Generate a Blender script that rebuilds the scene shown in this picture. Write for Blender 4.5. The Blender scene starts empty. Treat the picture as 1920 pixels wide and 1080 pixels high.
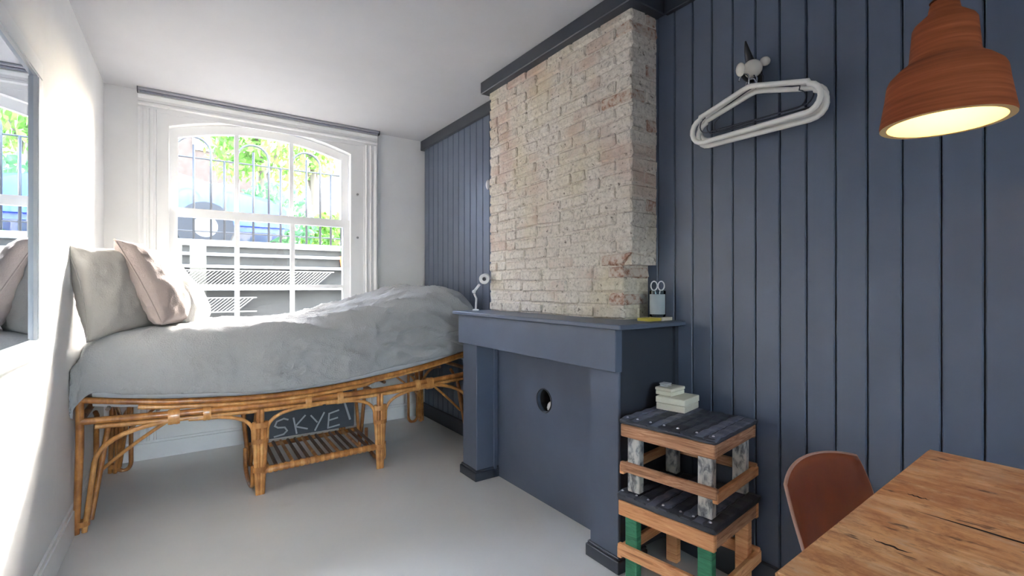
import bpy, bmesh, math, random
from mathutils import Vector, Matrix, Euler, noise
random.seed(7)
PI = math.pi
S = bpy.context.scene
C = S.collection
V = Vector

# ---------------------------------------------------------------- camera
CAM_Z = 1.15
FPX = 907.0
cam = bpy.data.cameras.new('camera')
cam.sensor_width = 36.0
cam.lens = 36.0 * FPX / 1920.0
cam.shift_y = -0.001
cam.clip_start = 0.02
cam_ob = bpy.data.objects.new('camera', cam)
C.objects.link(cam_ob)
cam_ob.location = (0, 0, CAM_Z)
cam_ob.rotation_euler = (PI / 2, 0, -math.radians(34.66))
S.camera = cam_ob

# ---------------------------------------------------------------- view, sky, sun
S.view_settings.view_transform = 'Standard'
S.view_settings.look = 'None'
S.view_settings.gamma = 1.0
S.view_settings.use_curve_mapping = False
S.view_settings.exposure = 1.82
S.cycles.use_denoising = True
S.cycles.max_bounces = 14
S.cycles.diffuse_bounces = 8
S.cycles.glossy_bounces = 6
S.cycles.transmission_bounces = 8
S.cycles.transparent_max_bounces = 12
S.cycles.sample_clamp_indirect = 8.0

SUN_DIR = V((-1.0, -1.45, -0.93)).normalized()      # the way the light travels
w = bpy.data.worlds.new('sky')
S.world = w
w.use_nodes = True
nt = w.node_tree
bg = nt.nodes['Background']
sky = nt.nodes.new('ShaderNodeTexSky')
sky.sky_type = 'NISHITA'
sky.sun_disc = False
sky.sun_elevation = math.asin(-SUN_DIR.z)
sky.sun_rotation = math.atan2(-SUN_DIR.x, -SUN_DIR.y)
sky.air_density = 1.0
sky.dust_density = 2.5
sky.ozone_density = 1.2
hs = nt.nodes.new('ShaderNodeHueSaturation')          # thin haze: a pale sky
hs.inputs['Saturation'].default_value = 0.7
nt.links.new(sky.outputs[0], hs.inputs['Color'])
nt.links.new(hs.outputs[0], bg.inputs[0])
bg.inputs[1].default_value = 3.0
sun = bpy.data.lights.new('sun', 'SUN')
sun.energy = 9.0
sun.angle = math.radians(3.0)
sun.color = (1.0, 0.97, 0.92)
sun_ob = bpy.data.objects.new('sun', sun)
C.objects.link(sun_ob)
sun_ob.rotation_euler = SUN_DIR.to_track_quat('-Z', 'Y').to_euler()
sun_ob.location = (4, 9, 7)

# ---------------------------------------------------------------- helpers: objects
def setp(o, label=None, cat=None, group=None, kind=None):
    if label: o['label'] = label
    if cat: o['category'] = cat
    if group: o['group'] = group
    if kind: o['kind'] = kind
    return o

def thing(name, label, cat, loc=(0, 0, 0), rotz=0.0, group=None):
    o = bpy.data.objects.new(name, None)
    o.empty_display_size = 0.05
    C.objects.link(o)
    o.location = loc
    o.rotation_euler = (0, 0, rotz)
    o['_m'] = 1
    WM[o.name] = Matrix.Translation(V(loc)) @ Matrix.Rotation(rotz, 4, 'Z')
    del o['_m']
    return setp(o, label, cat, group)
WM = {}

def mesh_of(name, bm, smooth=False, sharp=None):
    bmesh.ops.recalc_face_normals(bm, faces=bm.faces)
    me = bpy.data.meshes.new(name)
    bm.to_mesh(me)
    bm.free()
    if smooth:
        me.polygons.foreach_set('use_smooth', [True] * len(me.polygons))
        if sharp is not None:
            me.set_sharp_from_angle(angle=math.radians(sharp))
    return me

def obj(name, bm, mat, parent=None, smooth=False, sharp=None, local=False, origin=None):
    """bm holds world coordinates (local=True: already in the parent's frame)."""
    if parent is not None and not local:
        bm.transform(WM[parent.name].inverted())
    org = None
    if parent is None:
        if origin is None and len(bm.verts):
            xs = [v.co for v in bm.verts]
            origin = V(((min(c.x for c in xs) + max(c.x for c in xs)) / 2,
                        (min(c.y for c in xs) + max(c.y for c in xs)) / 2,
                        min(c.z for c in xs)))
        org = V(origin) if origin is not None else V((0, 0, 0))
        bm.transform(Matrix.Translation(-org))
    me = mesh_of(name, bm, smooth, sharp)
    if isinstance(mat, (list, tuple)):
        for m in mat: me.materials.append(m)
    else:
        me.materials.append(mat)
    o = bpy.data.objects.new(name, me)
    C.objects.link(o)
    if parent is not None:
        o.parent = parent
        WM[o.name] = WM[parent.name].copy()
    else:
        o.location = org
        WM[o.name] = Matrix.Translation(org)
    return o

def inst(name, me, parent, loc, rot=(0, 0, 0), scale=(1, 1, 1), mat=None):
    """a child that shares mesh data; loc is a world position, parent is unrotated"""
    o = bpy.data.objects.new(name, me)
    C.objects.link(o)
    o.parent = parent
    o.location = V(loc) - WM[parent.name].to_translation()
    o.rotation_euler = rot
    o.scale = scale
    WM[o.name] = Matrix.Translation(V(loc))
    return o

def dup(root, loc, rotz, label=None):
    def rec(src, par):
        c = src.copy()
        C.objects.link(c)
        if par is not None: c.parent = par
        for ch in list(src.children): rec(ch, c)
        return c
    r = rec(root, None)
    r.location = loc
    r.rotation_euler = (0, 0, rotz)
    if label: r['label'] = label
    WM[r.name] = Matrix.Translation(V(loc)) @ Matrix.Rotation(rotz, 4, 'Z')
    return r

# ---------------------------------------------------------------- helpers: shapes
def B(): return bmesh.new()

def box(bm, x0, x1, y0, y1, z0, z1, bev=0.0, M=None, seg=1):
    r = bmesh.ops.create_cube(bm, size=1.0)
    vs = r['verts']
    for v in vs:
        v.co = V((x0 if v.co.x < 0 else x1, y0 if v.co.y < 0 else y1, z0 if v.co.z < 0 else z1))
    if bev > 0:
        es = list({e for v in vs for e in v.link_edges})
        rb = bmesh.ops.bevel(bm, geom=es, offset=bev, segments=seg, profile=0.5, affect='EDGES')
        vs = list({v for f in rb['faces'] for v in f.verts} | {v for v in vs if v.is_valid})
    if M is not None:
        bmesh.ops.transform(bm, matrix=M, verts=[v for v in vs if v.is_valid])
    return bm

def bx(*a, **k): return box(B(), *a, **k)

def quad(bm, pts):
    return bm.faces.new([bm.verts.new(p) for p in pts])

def tube(bm, pts, rad, seg=8, closed=False, cap=True):
    pts = [V(p) for p in pts]
    n = len(pts)
    rads = rad if isinstance(rad, (list, tuple)) else [rad] * n
    rings = []
    t0 = None
    for i in range(n):
        if closed: t = pts[(i + 1) % n] - pts[i - 1]
        elif i == 0: t = pts[1] - pts[0]
        elif i == n - 1: t = pts[-1] - pts[-2]
        else: t = pts[i + 1] - pts[i - 1]
        if t.length < 1e-9: t = V((0, 0, 1))
        t.normalize()
        if t0 is None:
            a = V((0, 0, 1)) if abs(t.z) < 0.9 else V((1, 0, 0))
            nrm = t.cross(a).normalized()
        else:
            nrm = (nrm - t * nrm.dot(t))
            nrm = nrm.normalized() if nrm.length > 1e-6 else t.orthogonal().normalized()
        t0 = t
        bn = t.cross(nrm)
        rings.append([bm.verts.new(pts[i] + (nrm * math.cos(2 * PI * k / seg) + bn * math.sin(2 * PI * k / seg)) * rads[i]) for k in range(seg)])
    m = n if closed else n - 1
    for i in range(m):
        a, b = rings[i], rings[(i + 1) % n]
        for k in range(seg):
            bm.faces.new((a[k], a[(k + 1) % seg], b[(k + 1) % seg], b[k]))
    if cap and not closed:
        bm.faces.new(rings[0][::-1])
        bm.faces.new(rings[-1])
    return bm

def lathe(bm, prof, cx, cy, seg=32, M=None, close=False):
    """prof: (r, z) pairs"""
    rings = []
    for r, z in prof:
        if r < 1e-6:
            rings.append([bm.verts.new((cx, cy, z))])
        else:
            rings.append([bm.verts.new((cx + r * math.cos(2 * PI * k / seg), cy + r * math.sin(2 * PI * k / seg), z)) for k in range(seg)])
    pr = list(zip(rings, rings[1:]))
    if close: pr.append((rings[-1], rings[0]))
    for a, b in pr:
        for k in range(seg):
            k2 = (k + 1) % seg
            if len(a) == 1 and len(b) == 1: continue
            if len(a) == 1: bm.faces.new((a[0], b[k2], b[k]))
            elif len(b) == 1: bm.faces.new((a[k], a[k2], b[0]))
            else: bm.faces.new((a[k], a[k2], b[k2], b[k]))
    if M is not None:
        bmesh.ops.transform(bm, matrix=M, verts=[v for rg in rings for v in rg])
    return bm

def prism(bm, poly, axis, a, b):
    """extrude a 2-D polygon: axis 'y' -> poly is (x,z); 'x' -> (y,z); 'z' -> (x,y)"""
    def P(p, t):
        if axis == 'y': return (p[0], t, p[1])
        if axis == 'x': return (t, p[0], p[1])
        return (p[0], p[1], t)
    va = [bm.verts.new(P(p, a)) for p in poly]
    vb = [bm.verts.new(P(p, b)) for p in poly]
    n = len(poly)
    bm.faces.new(va); bm.faces.new(vb[::-1])
    for i in range(n):
        j = (i + 1) % n
        bm.faces.new((va[i], vb[i], vb[j], va[j]))
    return bm

def interp(pts, x):
    if x <= pts[0][0]: return pts[0][1]
    for i in range(len(pts) - 1):
        if x <= pts[i + 1][0]:
            x0, y0 = pts[i]; x1, y1 = pts[i + 1]
            m0 = (y1 - y0) / (x1 - x0) if i == 0 else (y1 - pts[i - 1][1]) / (x1 - pts[i - 1][0])
            m1 = (y1 - y0) / (x1 - x0) if i + 2 >= len(pts) else (pts[i + 2][1] - y0) / (pts[i + 2][0] - x0)
            h = x1 - x0; t = (x - x0) / h
            return ((2*t**3 - 3*t*t + 1) * y0 + (t**3 - 2*t*t + t) * h * m0 + (-2*t**3 + 3*t*t) * y1 + (t**3 - t*t) * h * m1)
    return pts[-1][1]

def arc_pts(p0, p1, ctrl, n=10):
    p0, p1, c = V(p0), V(p1), V(ctrl)
    return [p0 * (1 - t) ** 2 + c * 2 * t * (1 - t) + p1 * t * t for t in [i / n for i in range(n + 1)]]

# ---------------------------------------------------------------- helpers: materials
def lin(c):
    f = lambda v: v / 12.92 if v <= 0.04045 else ((v + 0.055) / 1.055) ** 2.4
    return (f(c[0] / 255), f(c[1] / 255), f(c[2] / 255), 1.0)

class N:
    def __init__(s, name):
        s.m = bpy.data.materials.new(name)
        s.m.use_nodes = True
        s.t = s.m.node_tree
        s.b = s.t.nodes['Principled BSDF']
        s.out = s.t.nodes['Material Output']
    def n(s, typ, **k):
        nd = s.t.nodes.new('ShaderNode' + typ)
        for a, v in k.items(): setattr(nd, a, v)
        return nd
    def l(s, a, b): s.t.links.new(a, b)
    def coord(s, kind='Object', scale=(1, 1, 1), rot=(0, 0, 0)):
        if kind == 'World':
            src = s.n('NewGeometry').outputs['Position']
        else:
            src = s.n('TexCoord').outputs[kind]
        mp = s.n('Mapping')
        mp.inputs['Scale'].default_value = scale
        mp.inputs['Rotation'].default_value = rot
        s.l(src, mp.inputs[0])
        return mp.outputs[0]
    def noise(s, vec, scale=5, detail=4, rough=0.55, dist=0.0):
        nd = s.n('TexNoise')
        nd.inputs['Scale'].default_value = scale
        nd.inputs['Detail'].default_value = detail
        nd.inputs['Roughness'].default_value = rough
        nd.inputs['Distortion'].default_value = dist
        s.l(vec, nd.inputs['Vector'])
        return nd.outputs['Fac']
    def ramp(s, fac, stops):
        r = s.n('ValToRGB')
        e = r.color_ramp.elements
        while len(e) > 1: e.remove(e[-1])
        e[0].position, e[0].color = stops[0][0], stops[0][1]
        for p, c in stops[1:]:
            q = e.new(p); q.color = c
        s.l(fac, r.inputs[0])
        return r.outputs[0]
    def mix(s, fac, a, b, mode='MIX'):
        m = s.n('Mix', data_type='RGBA', blend_type=mode)
        for sock, v in ((m.inputs[0], fac), (m.inputs[6], a), (m.inputs[7], b)):
            if isinstance(v, (int, float)): sock.default_value = v
            elif isinstance(v, tuple): sock.default_value = v
            else: s.l(v, sock)
        return m.outputs[2]
    def bump(s, h, strength=0.2, dist=0.01):
        b = s.n('Bump')
        b.inputs['Strength'].default_value = strength
        b.inputs['Distance'].default_value = dist
        s.l(h, b.inputs['Height'])
        s.l(b.outputs[0], s.b.inputs['Normal'])
        return b
    def col(s, c):
        if isinstance(c, tuple): s.b.inputs['Base Color'].default_value = c
        else: s.l(c, s.b.inputs['Base Color'])
    def set(s, rough=None, metal=None, spec=None, trans=None, coat=None, sheen=None):
        if rough is not None: s.b.inputs['Roughness'].default_value = rough
        if metal is not None: s.b.inputs['Metallic'].default_value = metal
        if spec is not None: s.b.inputs['Specular IOR Level'].default_value = spec
        if trans is not None: s.b.inputs['Transmission Weight'].default_value = trans
        if coat is not None: s.b.inputs['Coat Weight'].default_value = coat
        if sheen is not None: s.b.inputs['Sheen Weight'].default_value = sheen
        return s

BLACK = (0, 0, 0, 1); WHITE = (1, 1, 1, 1)
def g(v): return (v, v, v, 1)

def paint(name, rgb, rough=0.5, var=0.05, bump=0.05, bscale=60, spec=0.5, scale=6):
    m = N(name)
    v = m.coord('World')
    c = lin(rgb)
    f = m.noise(v, scale, 5)
    m.col(m.ramp(f, [(0.3, tuple(x * (1 - var) for x in c[:3]) + (1,)), (0.7, tuple(min(1, x * (1 + var)) for x in c[:3]) + (1,))]))
    m.set(rough=rough, spec=spec)
    if bump: m.bump(m.noise(v, bscale, 3), bump, 0.004)
    return m.m

def fabric(name, rgb, weave=900, bump=0.25, var=0.06, rgb2=None, crease=0.0):
    m = N(name)
    v = m.coord('World')
    c = lin(rgb); c2 = lin(rgb2) if rgb2 else tuple(x * (1 - 2 * var) for x in c[:3]) + (1,)
    f = m.noise(v, 7, 6, 0.65)
    f2 = m.noise(m.coord('World', (30, 400, 400)), 1.0, 2)
    m.col(m.mix(0.18, m.ramp(f, [(0.3, c2), (0.7, c)]), m.ramp(f2, [(0.35, c2), (0.65, c)])))
    m.set(rough=0.95, spec=0.15, sheen=0.15)
    h = m.noise(v, 130, 3, 0.6)
    cr = m.n('TexNoise', noise_dimensions='3D')
    try: cr.noise_type = 'RIDGED_MULTIFRACTAL'
    except Exception: pass
    cr.inputs['Scale'].default_value = 9; cr.inputs['Detail'].default_value = 4
    m.l(m.coord('World', (1.0, 1.2, 0.8)), cr.inputs['Vector'])
    mm = m.n('Math', operation='MULTIPLY_ADD')
    m.l(cr.outputs['Fac'], mm.inputs[0]); mm.inputs[1].default_value = crease; m.l(h, mm.inputs[2])
    m.bump(mm.outputs[0], bump, 0.006)
    return m.m

def wood(name, stops, grain=(2, 30, 30), scale=1.0, rough=0.6, bump=0.2, kind='Object', coat=0.0, dist=1.5):
    m = N(name)
    v = m.coord(kind, grain)
    f = m.noise(v, scale, 7, 0.6, dist)
    m.col(m.ramp(f, [(p, lin(c)) for p, c in stops]))
    m.set(rough=rough, coat=coat)
    if bump: m.bump(f, bump, 0.003)
    return m.m

def metal(name, rgb, rough=0.25):
    m = N(name); m.col(lin(rgb)); m.set(rough=rough, metal=1.0); return m.m

def plain(name, rgb, rough=0.5, spec=0.5):
    m = N(name); v = m.coord('Object')
    c = lin(rgb)
    m.col(m.ramp(m.noise(v, 25, 3), [(0.3, tuple(x * 0.93 for x in c[:3]) + (1,)), (0.7, c)]))
    m.set(rough=rough, spec=spec); return m.m

# ---------------------------------------------------------------- materials
M_wall = paint('white_plaster', (234, 234, 234), 0.75, 0.02, 0.06, 90, 0.3)
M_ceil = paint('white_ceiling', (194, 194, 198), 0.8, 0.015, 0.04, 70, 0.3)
M_floor = paint('grey_floor_paint', (220, 219, 216), 0.38, 0.035, 0.03, 40, 0.45, 2.2)
M_trimw = paint('white_gloss_paint', (236, 236, 236), 0.35, 0.015, 0.02, 60)
M_dark = paint('slate_blue_paint', (80, 89, 106), 0.42, 0.07, 0.05, 45, 0.5, 5)
M_darkb = paint('charcoal_trim_paint', (50, 54, 63), 0.45, 0.07, 0.05, 45, 0.5, 5)
M_blackv = plain('black_void', (10, 10, 11), 0.9)

def glass_mat(name, tint=(1, 1, 1, 1), haze=0.0):
    m = N(name)
    tr = m.n('BsdfTransparent'); tr.inputs[0].default_value = tint
    gl = m.n('BsdfGlossy'); gl.inputs['Roughness'].default_value = 0.02
    fr = m.n('Fresnel'); fr.inputs[0].default_value = 1.35
    mx = m.n('MixShader')
    m.l(fr.outputs[0], mx.inputs[0]); m.l(tr.outputs[0], mx.inputs[1]); m.l(gl.outputs[0], mx.inputs[2])
    if haze:                                            # translucent veil put in to imitate glare washing out the panes
        tl = m.n('BsdfTranslucent'); tl.inputs[0].default_value = (.9, .9, .9, 1)
        hz = m.n('MixShader'); hz.inputs[0].default_value = haze
        m.l(mx.outputs[0], hz.inputs[1]); m.l(tl.outputs[0], hz.inputs[2]); mx = hz
    m.l(mx.outputs[0], m.out.inputs[0])
    return m.m
M_glass = glass_mat('window_glass', (0.97, 0.98, 0.98, 1), haze=0.001)

# ---------------------------------------------------------------- the shell
H = 2.46
YB = 4.05          # back wall
XR = 1.82          # face of the boarding on the right wall
YR = -2.3          # wall behind the camera
def xl(y): return -0.39 - 0.0165 * (YB - y)       # the left wall runs a little off square

def struct(name, bm, mat, **k):
    return setp(obj(name, bm, mat, **k), kind='structure')

bm = B(); box(bm, xl(YR) - 0.3, XR + 0.3, YR - 0.2, YB + 0.10, -0.12, 0.0)
struct('floor', bm, M_floor)
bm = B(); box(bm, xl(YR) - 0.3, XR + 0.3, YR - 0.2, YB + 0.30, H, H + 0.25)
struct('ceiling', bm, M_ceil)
bm = B(); prism(bm, [(xl(YR), YR), (xl(YB + .3), YB + .3), (xl(YR) - 0.25, YB + .3), (xl(YR) - 0.25, YR)], 'z', -0.1, H + 0.05)
wl = struct('wall_left', bm, M_wall)
# back wall with the window opening (casing covers its edge)
WX0, WX1, WZ0, WZS, WZC = -0.06, 1.19, 0.80, 2.26, 2.365       # opening, springing and crown of the arch
WXC = (WX0 + WX1) / 2
def arch(x, x0, x1, zs, zc):
    hw = (x1 - x0) / 2; rise = zc - zs
    R = (hw * hw + rise * rise) / (2 * rise)
    d = x - (x0 + x1) / 2
    return zc - R + math.sqrt(max(0, R * R - d * d))
def arch_pts(x0, x1, zs, zc, n=20):
    return [(x0 + (x1 - x0) * i / n, arch(x0 + (x1 - x0) * i / n, x0, x1, zs, zc)) for i in range(n + 1)]
def arched_plate(bm, ox0, ox1, oz0, oz1, ix0, ix1, iz0, zs, zc, ya, yb, n=20, archtop=False, ozs=0, ozc=0):
    """plate in the XZ plane with an arched hole (outer top straight, or arched too)"""
    inner = arch_pts(ix0, ix1, zs, zc, n)
    outer = arch_pts(ox0, ox1, ozs, ozc, n) if archtop else [(ox0 + (ox1 - ox0) * i / n, oz1) for i in range(n + 1)]
    loop_i = [(ix0, iz0)] + inner + [(ix1, iz0)]
    loop_o = [(ox0, oz0)] + outer + [(ox1, oz0)]
    f = lambda pts, y: [bm.verts.new((p[0], y, p[1])) for p in pts]
    ia, ib, oa, ob = f(loop_i, ya), f(loop_i, yb), f(loop_o, ya), f(loop_o, yb)
    k = len(loop_i)
    for i in range(k):
        j = (i + 1) % k
        bm.faces.new((ia[i], ia[j], ib[j], ib[i]))
        bm.faces.new((oa[i], oa[j], ob[j], ob[i]))
        if i == k - 1 and abs(iz0 - oz0) < 1e-6: continue
        bm.faces.new((ia[i], ia[j], oa[j], oa[i]))
        bm.faces.new((ib[i], ib[j], ob[j], ob[i]))
bm = B()
arched_plate(bm, xl(YR) - 0.2, XR + 0.25, -0.1, H + 0.05, WX0, WX1, WZ0, WZS, WZC, YB, YB + 0.30)
struct('wall_back', bm, M_wall)

# right wall: masonry, boards, trims
bm = bx(XR + 0.02, XR + 0.25, YR, YB + 0.3, -0.1, H + 0.05)
wr = struct('wall_right', bm, M_darkb)
PITCH = 0.0914
def board_mesh():
    bm = B()
    e = 0.0035
    h = 2.33
    poly = [(-PITCH / 2 + 0.003, 0.03), (-PITCH / 2 + 0.003, e + .002), (-PITCH / 2 + 0.003 + e, 0.0), (PITCH / 2 - 0.0005 - e, 0.0), (PITCH / 2 - 0.0005, e), (PITCH / 2 - 0.0005, 0.03)]
    va = [bm.verts.new((p[1], p[0], 0.0)) for p in poly]
    vb = [bm.verts.new((p[1], p[0], h)) for p in poly]
    n = len(poly)
    bm.faces.new(va); bm.faces.new(vb[::-1])
    for i in range(n): bm.faces.new((va[i], vb[i], vb[(i + 1) % n], va[(i + 1) % n]))
    me = mesh_of('board', bm); me.materials.append(M_dark)
    return me
bme = board_mesh()
y = 0.3531 + PITCH / 2
ys = [0.3531 + PITCH * (k + .5) for k in range(-29, 41)]
for y in ys:
    if YR < y < YB - 0.03 and not (1.52 < y < 2.58):
        inst('board', bme, wr, (XR, y, 0.07), (0, 0, random.uniform(-0.004, 0.004)))
def trim(name, *a, **k):
    return struct(name, bx(*a, **k), M_darkb)
trim('trim_1', XR - 0.022, XR + 0.03, 2.69, YB - 0.001, H - 0.085, H - 0.001, bev=0.003)   # crown, far bay
trim('trim_2', XR - 0.022, XR + 0.03, YR + .01, 1.40, H - 0.085, H - 0.001, bev=0.003)    # crown, near bay
struct('baseboard_right', bx(XR - 0.014, XR + 0.02, YR + .01, 1.348, 0.0, 0.115, bev=0.004), M_darkb)
struct('baseboard_right_far', bx(XR - 0.014, XR + 0.02, 2.66, YB - 0.02, 0.0, 0.115, bev=0.004), M_darkb)
bm = B()
box(bm, xl(YB) + 0.02, XR - 0.016, YB - 0.016, YB, 0.0, 0.105)
box(bm, xl(YB) + 0.02, XR - 0.016, YB - 0.011, YB, 0.105, 0.125, bev=0.003)
struct('baseboard_back', bm, M_trimw)
bm = B()
for z0, z1, t in ((0, 0.115, 0.016), (0.115, 0.135, 0.010)):
    prism(bm, [(xl(YR), YR + .01), (xl(YB), YB - .001), (xl(YB) + t, YB - .001), (xl(YR) + t, YR + .01)], 'z', z0, z1)
struct('baseboard_left', bm, M_trimw)

# wall behind the camera: added, unseen glazed doors let in fill light
DX0, DX1, DZ = -0.25, 0.5, 2.05
bm = B()
box(bm, xl(YR) - .2, DX0, YR - 0.2, YR, -0.1, H + .05)
box(bm, DX1, XR + .25, YR - 0.2, YR, -0.1, H + .05)
box(bm, DX0, DX1, YR - 0.2, YR, DZ, H + .05)
struct('wall_rear', bm, M_wall)
for i, (a, b) in enumerate(((DX0, (DX0 + DX1) / 2), ((DX0 + DX1) / 2, DX1))):
    fr = B(); t = 0.06
    box(fr, a, a + t, YR - .12, YR - .07, 0, DZ); box(fr, b - t, b, YR - .12, YR - .07, 0, DZ)
    box(fr, a + t, b - t, YR - .12, YR - .07, 0, 0.2); box(fr, a + t, b - t, YR - .12, YR - .07, DZ - t, DZ)
    d = struct('fill_door_%d' % (i + 1), fr, M_trimw)
    obj('pane', bx(a + t, b - t, YR - .1, YR - .094, 0.2, DZ - t), M_glass, d)
    hb = B(); xx = b - .035 if i == 0 else a + .035
    tube(hb, [(xx, YR - .07, 1.02), (xx, YR - .02, 1.02), (xx + (.1 if i else -.1), YR - .02, 1.02)], 0.009)
    obj('fill_door_handle', hb, metal('fill_door_steel', (190, 190, 190)), d)

# ---------------------------------------------------------------- window
# moulded casing: two uprights and a head, each stepped
cas = B()
def casing_upright(bm, xo, xi):
    s = 1 if xi > xo else -1
    prof = [(0, 0), (0, .030), (.012, .036), (.022, .030), (.030, .022), (.044, .022), (.050, .030), (.058, .030), (.064, .018), (.082, .018), (.088, .026), (.094, .026), (.100, .010), (.112, .010), (.112, 0)]
    poly = [(xo + s * a, YB - b) for a, b in prof]
    prism(bm, poly, 'z', 0.125, H - 0.12)
casing_upright(cas, -0.215, -0.10)
w1 = struct('trim_3', cas, M_trimw)
cas = B(); casing_upright(cas, 1.395, 1.28)
struct('trim_4', cas, M_trimw)
cas = B()
prof = [(0, 0), (0, .034), (.014, .038), (.024, .032), (.036, .022), (.054, .022), (.060, .030), (.072, .030), (.080, .012), (.112, .012), (.112, 0)]
prism(cas, [(YB - b, H - 0.022 - a) for a, b in prof], 'x', -0.215, 1.395)
struct('trim_5', cas, M_trimw)
# flat board with the arched cut-out
bm = B()
arched_plate(bm, -0.105, 1.285, 0.125, H - 0.12, WX0 + 0.012, WX1 - 0.012, 0.825, WZS - 0.012, WZC - 0.012, YB - 0.006, YB + 0.03)
struct('trim_6', bm, M_trimw)
# blind cassette under the ceiling
bl = thing('roller_blind', 'slim grey roller blind cassette along the ceiling above the window', 'blind', (0.59, YB - 0.05, H - 0.02))
obj('cassette', bx(-0.215, 1.395, YB - 0.075, YB - 0.036, H - 0.017, H - 0.001, bev=0.003), paint('blind_grey', (150, 151, 160), 0.4, 0.02, 0), bl)
obj('fabric_roll', tube(B(), [(-0.205, YB - 0.052, H - 0.022), (1.385, YB - 0.052, H - 0.022)], 0.009), paint('blind_fabric', (120, 122, 134), 0.8, 0.02, 0), bl)
for xx in (-0.218, 1.393):
    obj('end_cap', bx(xx, xx + .005, YB - 0.078, YB - 0.034, H - 0.034, H - 0.001), M_darkb, bl)
obj('pull_chain', tube(B(), [(1.384, YB - 0.066, H - .03), (1.385, YB - 0.062, 1.05)], 0.0016, 5), paint('chain', (150, 150, 155), 0.4, 0, 0), bl)

# sashes
def window_sash(name, x0, x1, z0, z1, y0, y1, archtop, cols, rows, rail_b, rail_t, stile, bar):
    root = bpy.data.objects.new(name, None); C.objects.link(root)
    root.location = ((x0 + x1) / 2, y0, z0); WM[root.name] = Matrix.Translation(root.location)
    setp(root, kind='structure')
    fr = B()
    if archtop:
        zs, zc = archtop
        arched_plate(fr, x0, x1, z0, 0, x0 + stile, x1 - stile, z0 + rail_b, zs - rail_t + .012, zc - rail_t, y0, y1, archtop=True, ozs=zs, ozc=zc)
    else:
        box(fr, x0, x0 + stile, y0, y1, z0, z1); box(fr, x1 - stile, x1, y0, y1, z0, z1)
        box(fr, x0 + stile, x1 - stile, y0, y1, z0, z0 + rail_b); box(fr, x0 + stile, x1 - stile, y0, y1, z1 - rail_t, z1)
    obj('window_frame', fr, M_trimw, root)
    top = lambda x: (arch(x, x0 + stile, x1 - stile, archtop[0] - rail_t + .012, archtop[1] - rail_t) if archtop else z1 - rail_t)
    for c in cols:
        b = B(); box(b, c - bar / 2, c + bar / 2, y0 + .004, y1 - .006, z0 + rail_b, top(c) + .004)
        obj('glazing_bar', b, M_trimw, root)
    for r in rows:
        b = B(); box(b, x0 + stile, x1 - stile, y0 + .005, y1 - .007, r - bar / 2, r + bar / 2)
        obj('glazing_bar', b, M_trimw, root)
    xs = [x0 + stile] + list(cols) + [x1 - stile]
    zs_ = [z0 + rail_b] + list(rows) + [None]
    ym = (y0 + y1) / 2
    for i in range(len(xs) - 1):
        for j in range(len(zs_) - 1):
            a, b_ = xs[i], xs[i + 1]
            if zs_[j + 1] is None:
                up = [(a + (b_ - a) * k / 8, top(a + (b_ - a) * k / 8)) for k in range(9)]
            else:
                up = [(a, zs_[j + 1]), (b_, zs_[j + 1])]
            poly = [(a, zs_[j])] + up + [(b_, zs_[j])]
            pb = B(); prism(pb, poly, 'y', ym - .0015, ym + .0015)
            obj('pane', pb, M_glass, root)
    return root
sx0, sx1 = WX0 + 0.006, WX1 - 0.006
window_sash('window_1', sx0, sx1, 1.655, 0, YB + 0.095, YB + 0.135, (WZS - .004, WZC - .006), (0.364, 0.744), (), 0.055, 0.062, 0.058, 0.028)
window_sash('window_2', sx0, sx1, 0.825, 1.705, YB + 0.045, YB + 0.090, None, (0.364, 0.744), (1.155,), 0.075, 0.060, 0.055, 0.030)
struct('trim_7', bx(WX0 - .08, WX1 + .08, YB - 0.05, YB + 0.29, 0.795, 0.825, bev=.004), M_trimw)     # sill
for zz in (1.92, 1.56):
    kb = B(); lathe(kb, [(0, 0), (.009, .0), (.009, .006), (0, .008)], 0, 0, 12, Matrix.Translation((1.232, YB - 0.006, zz)) @ Matrix.Rotation(PI / 2, 4, 'X'))
    setp(obj('sash_stop', kb, metal('stop_metal', (150, 150, 150), .4)), 'small metal screw cap on the window surround, %s of the two' % ('upper' if zz > 1.8 else 'lower'), 'screw cap', 'screw caps right of the window')

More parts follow.
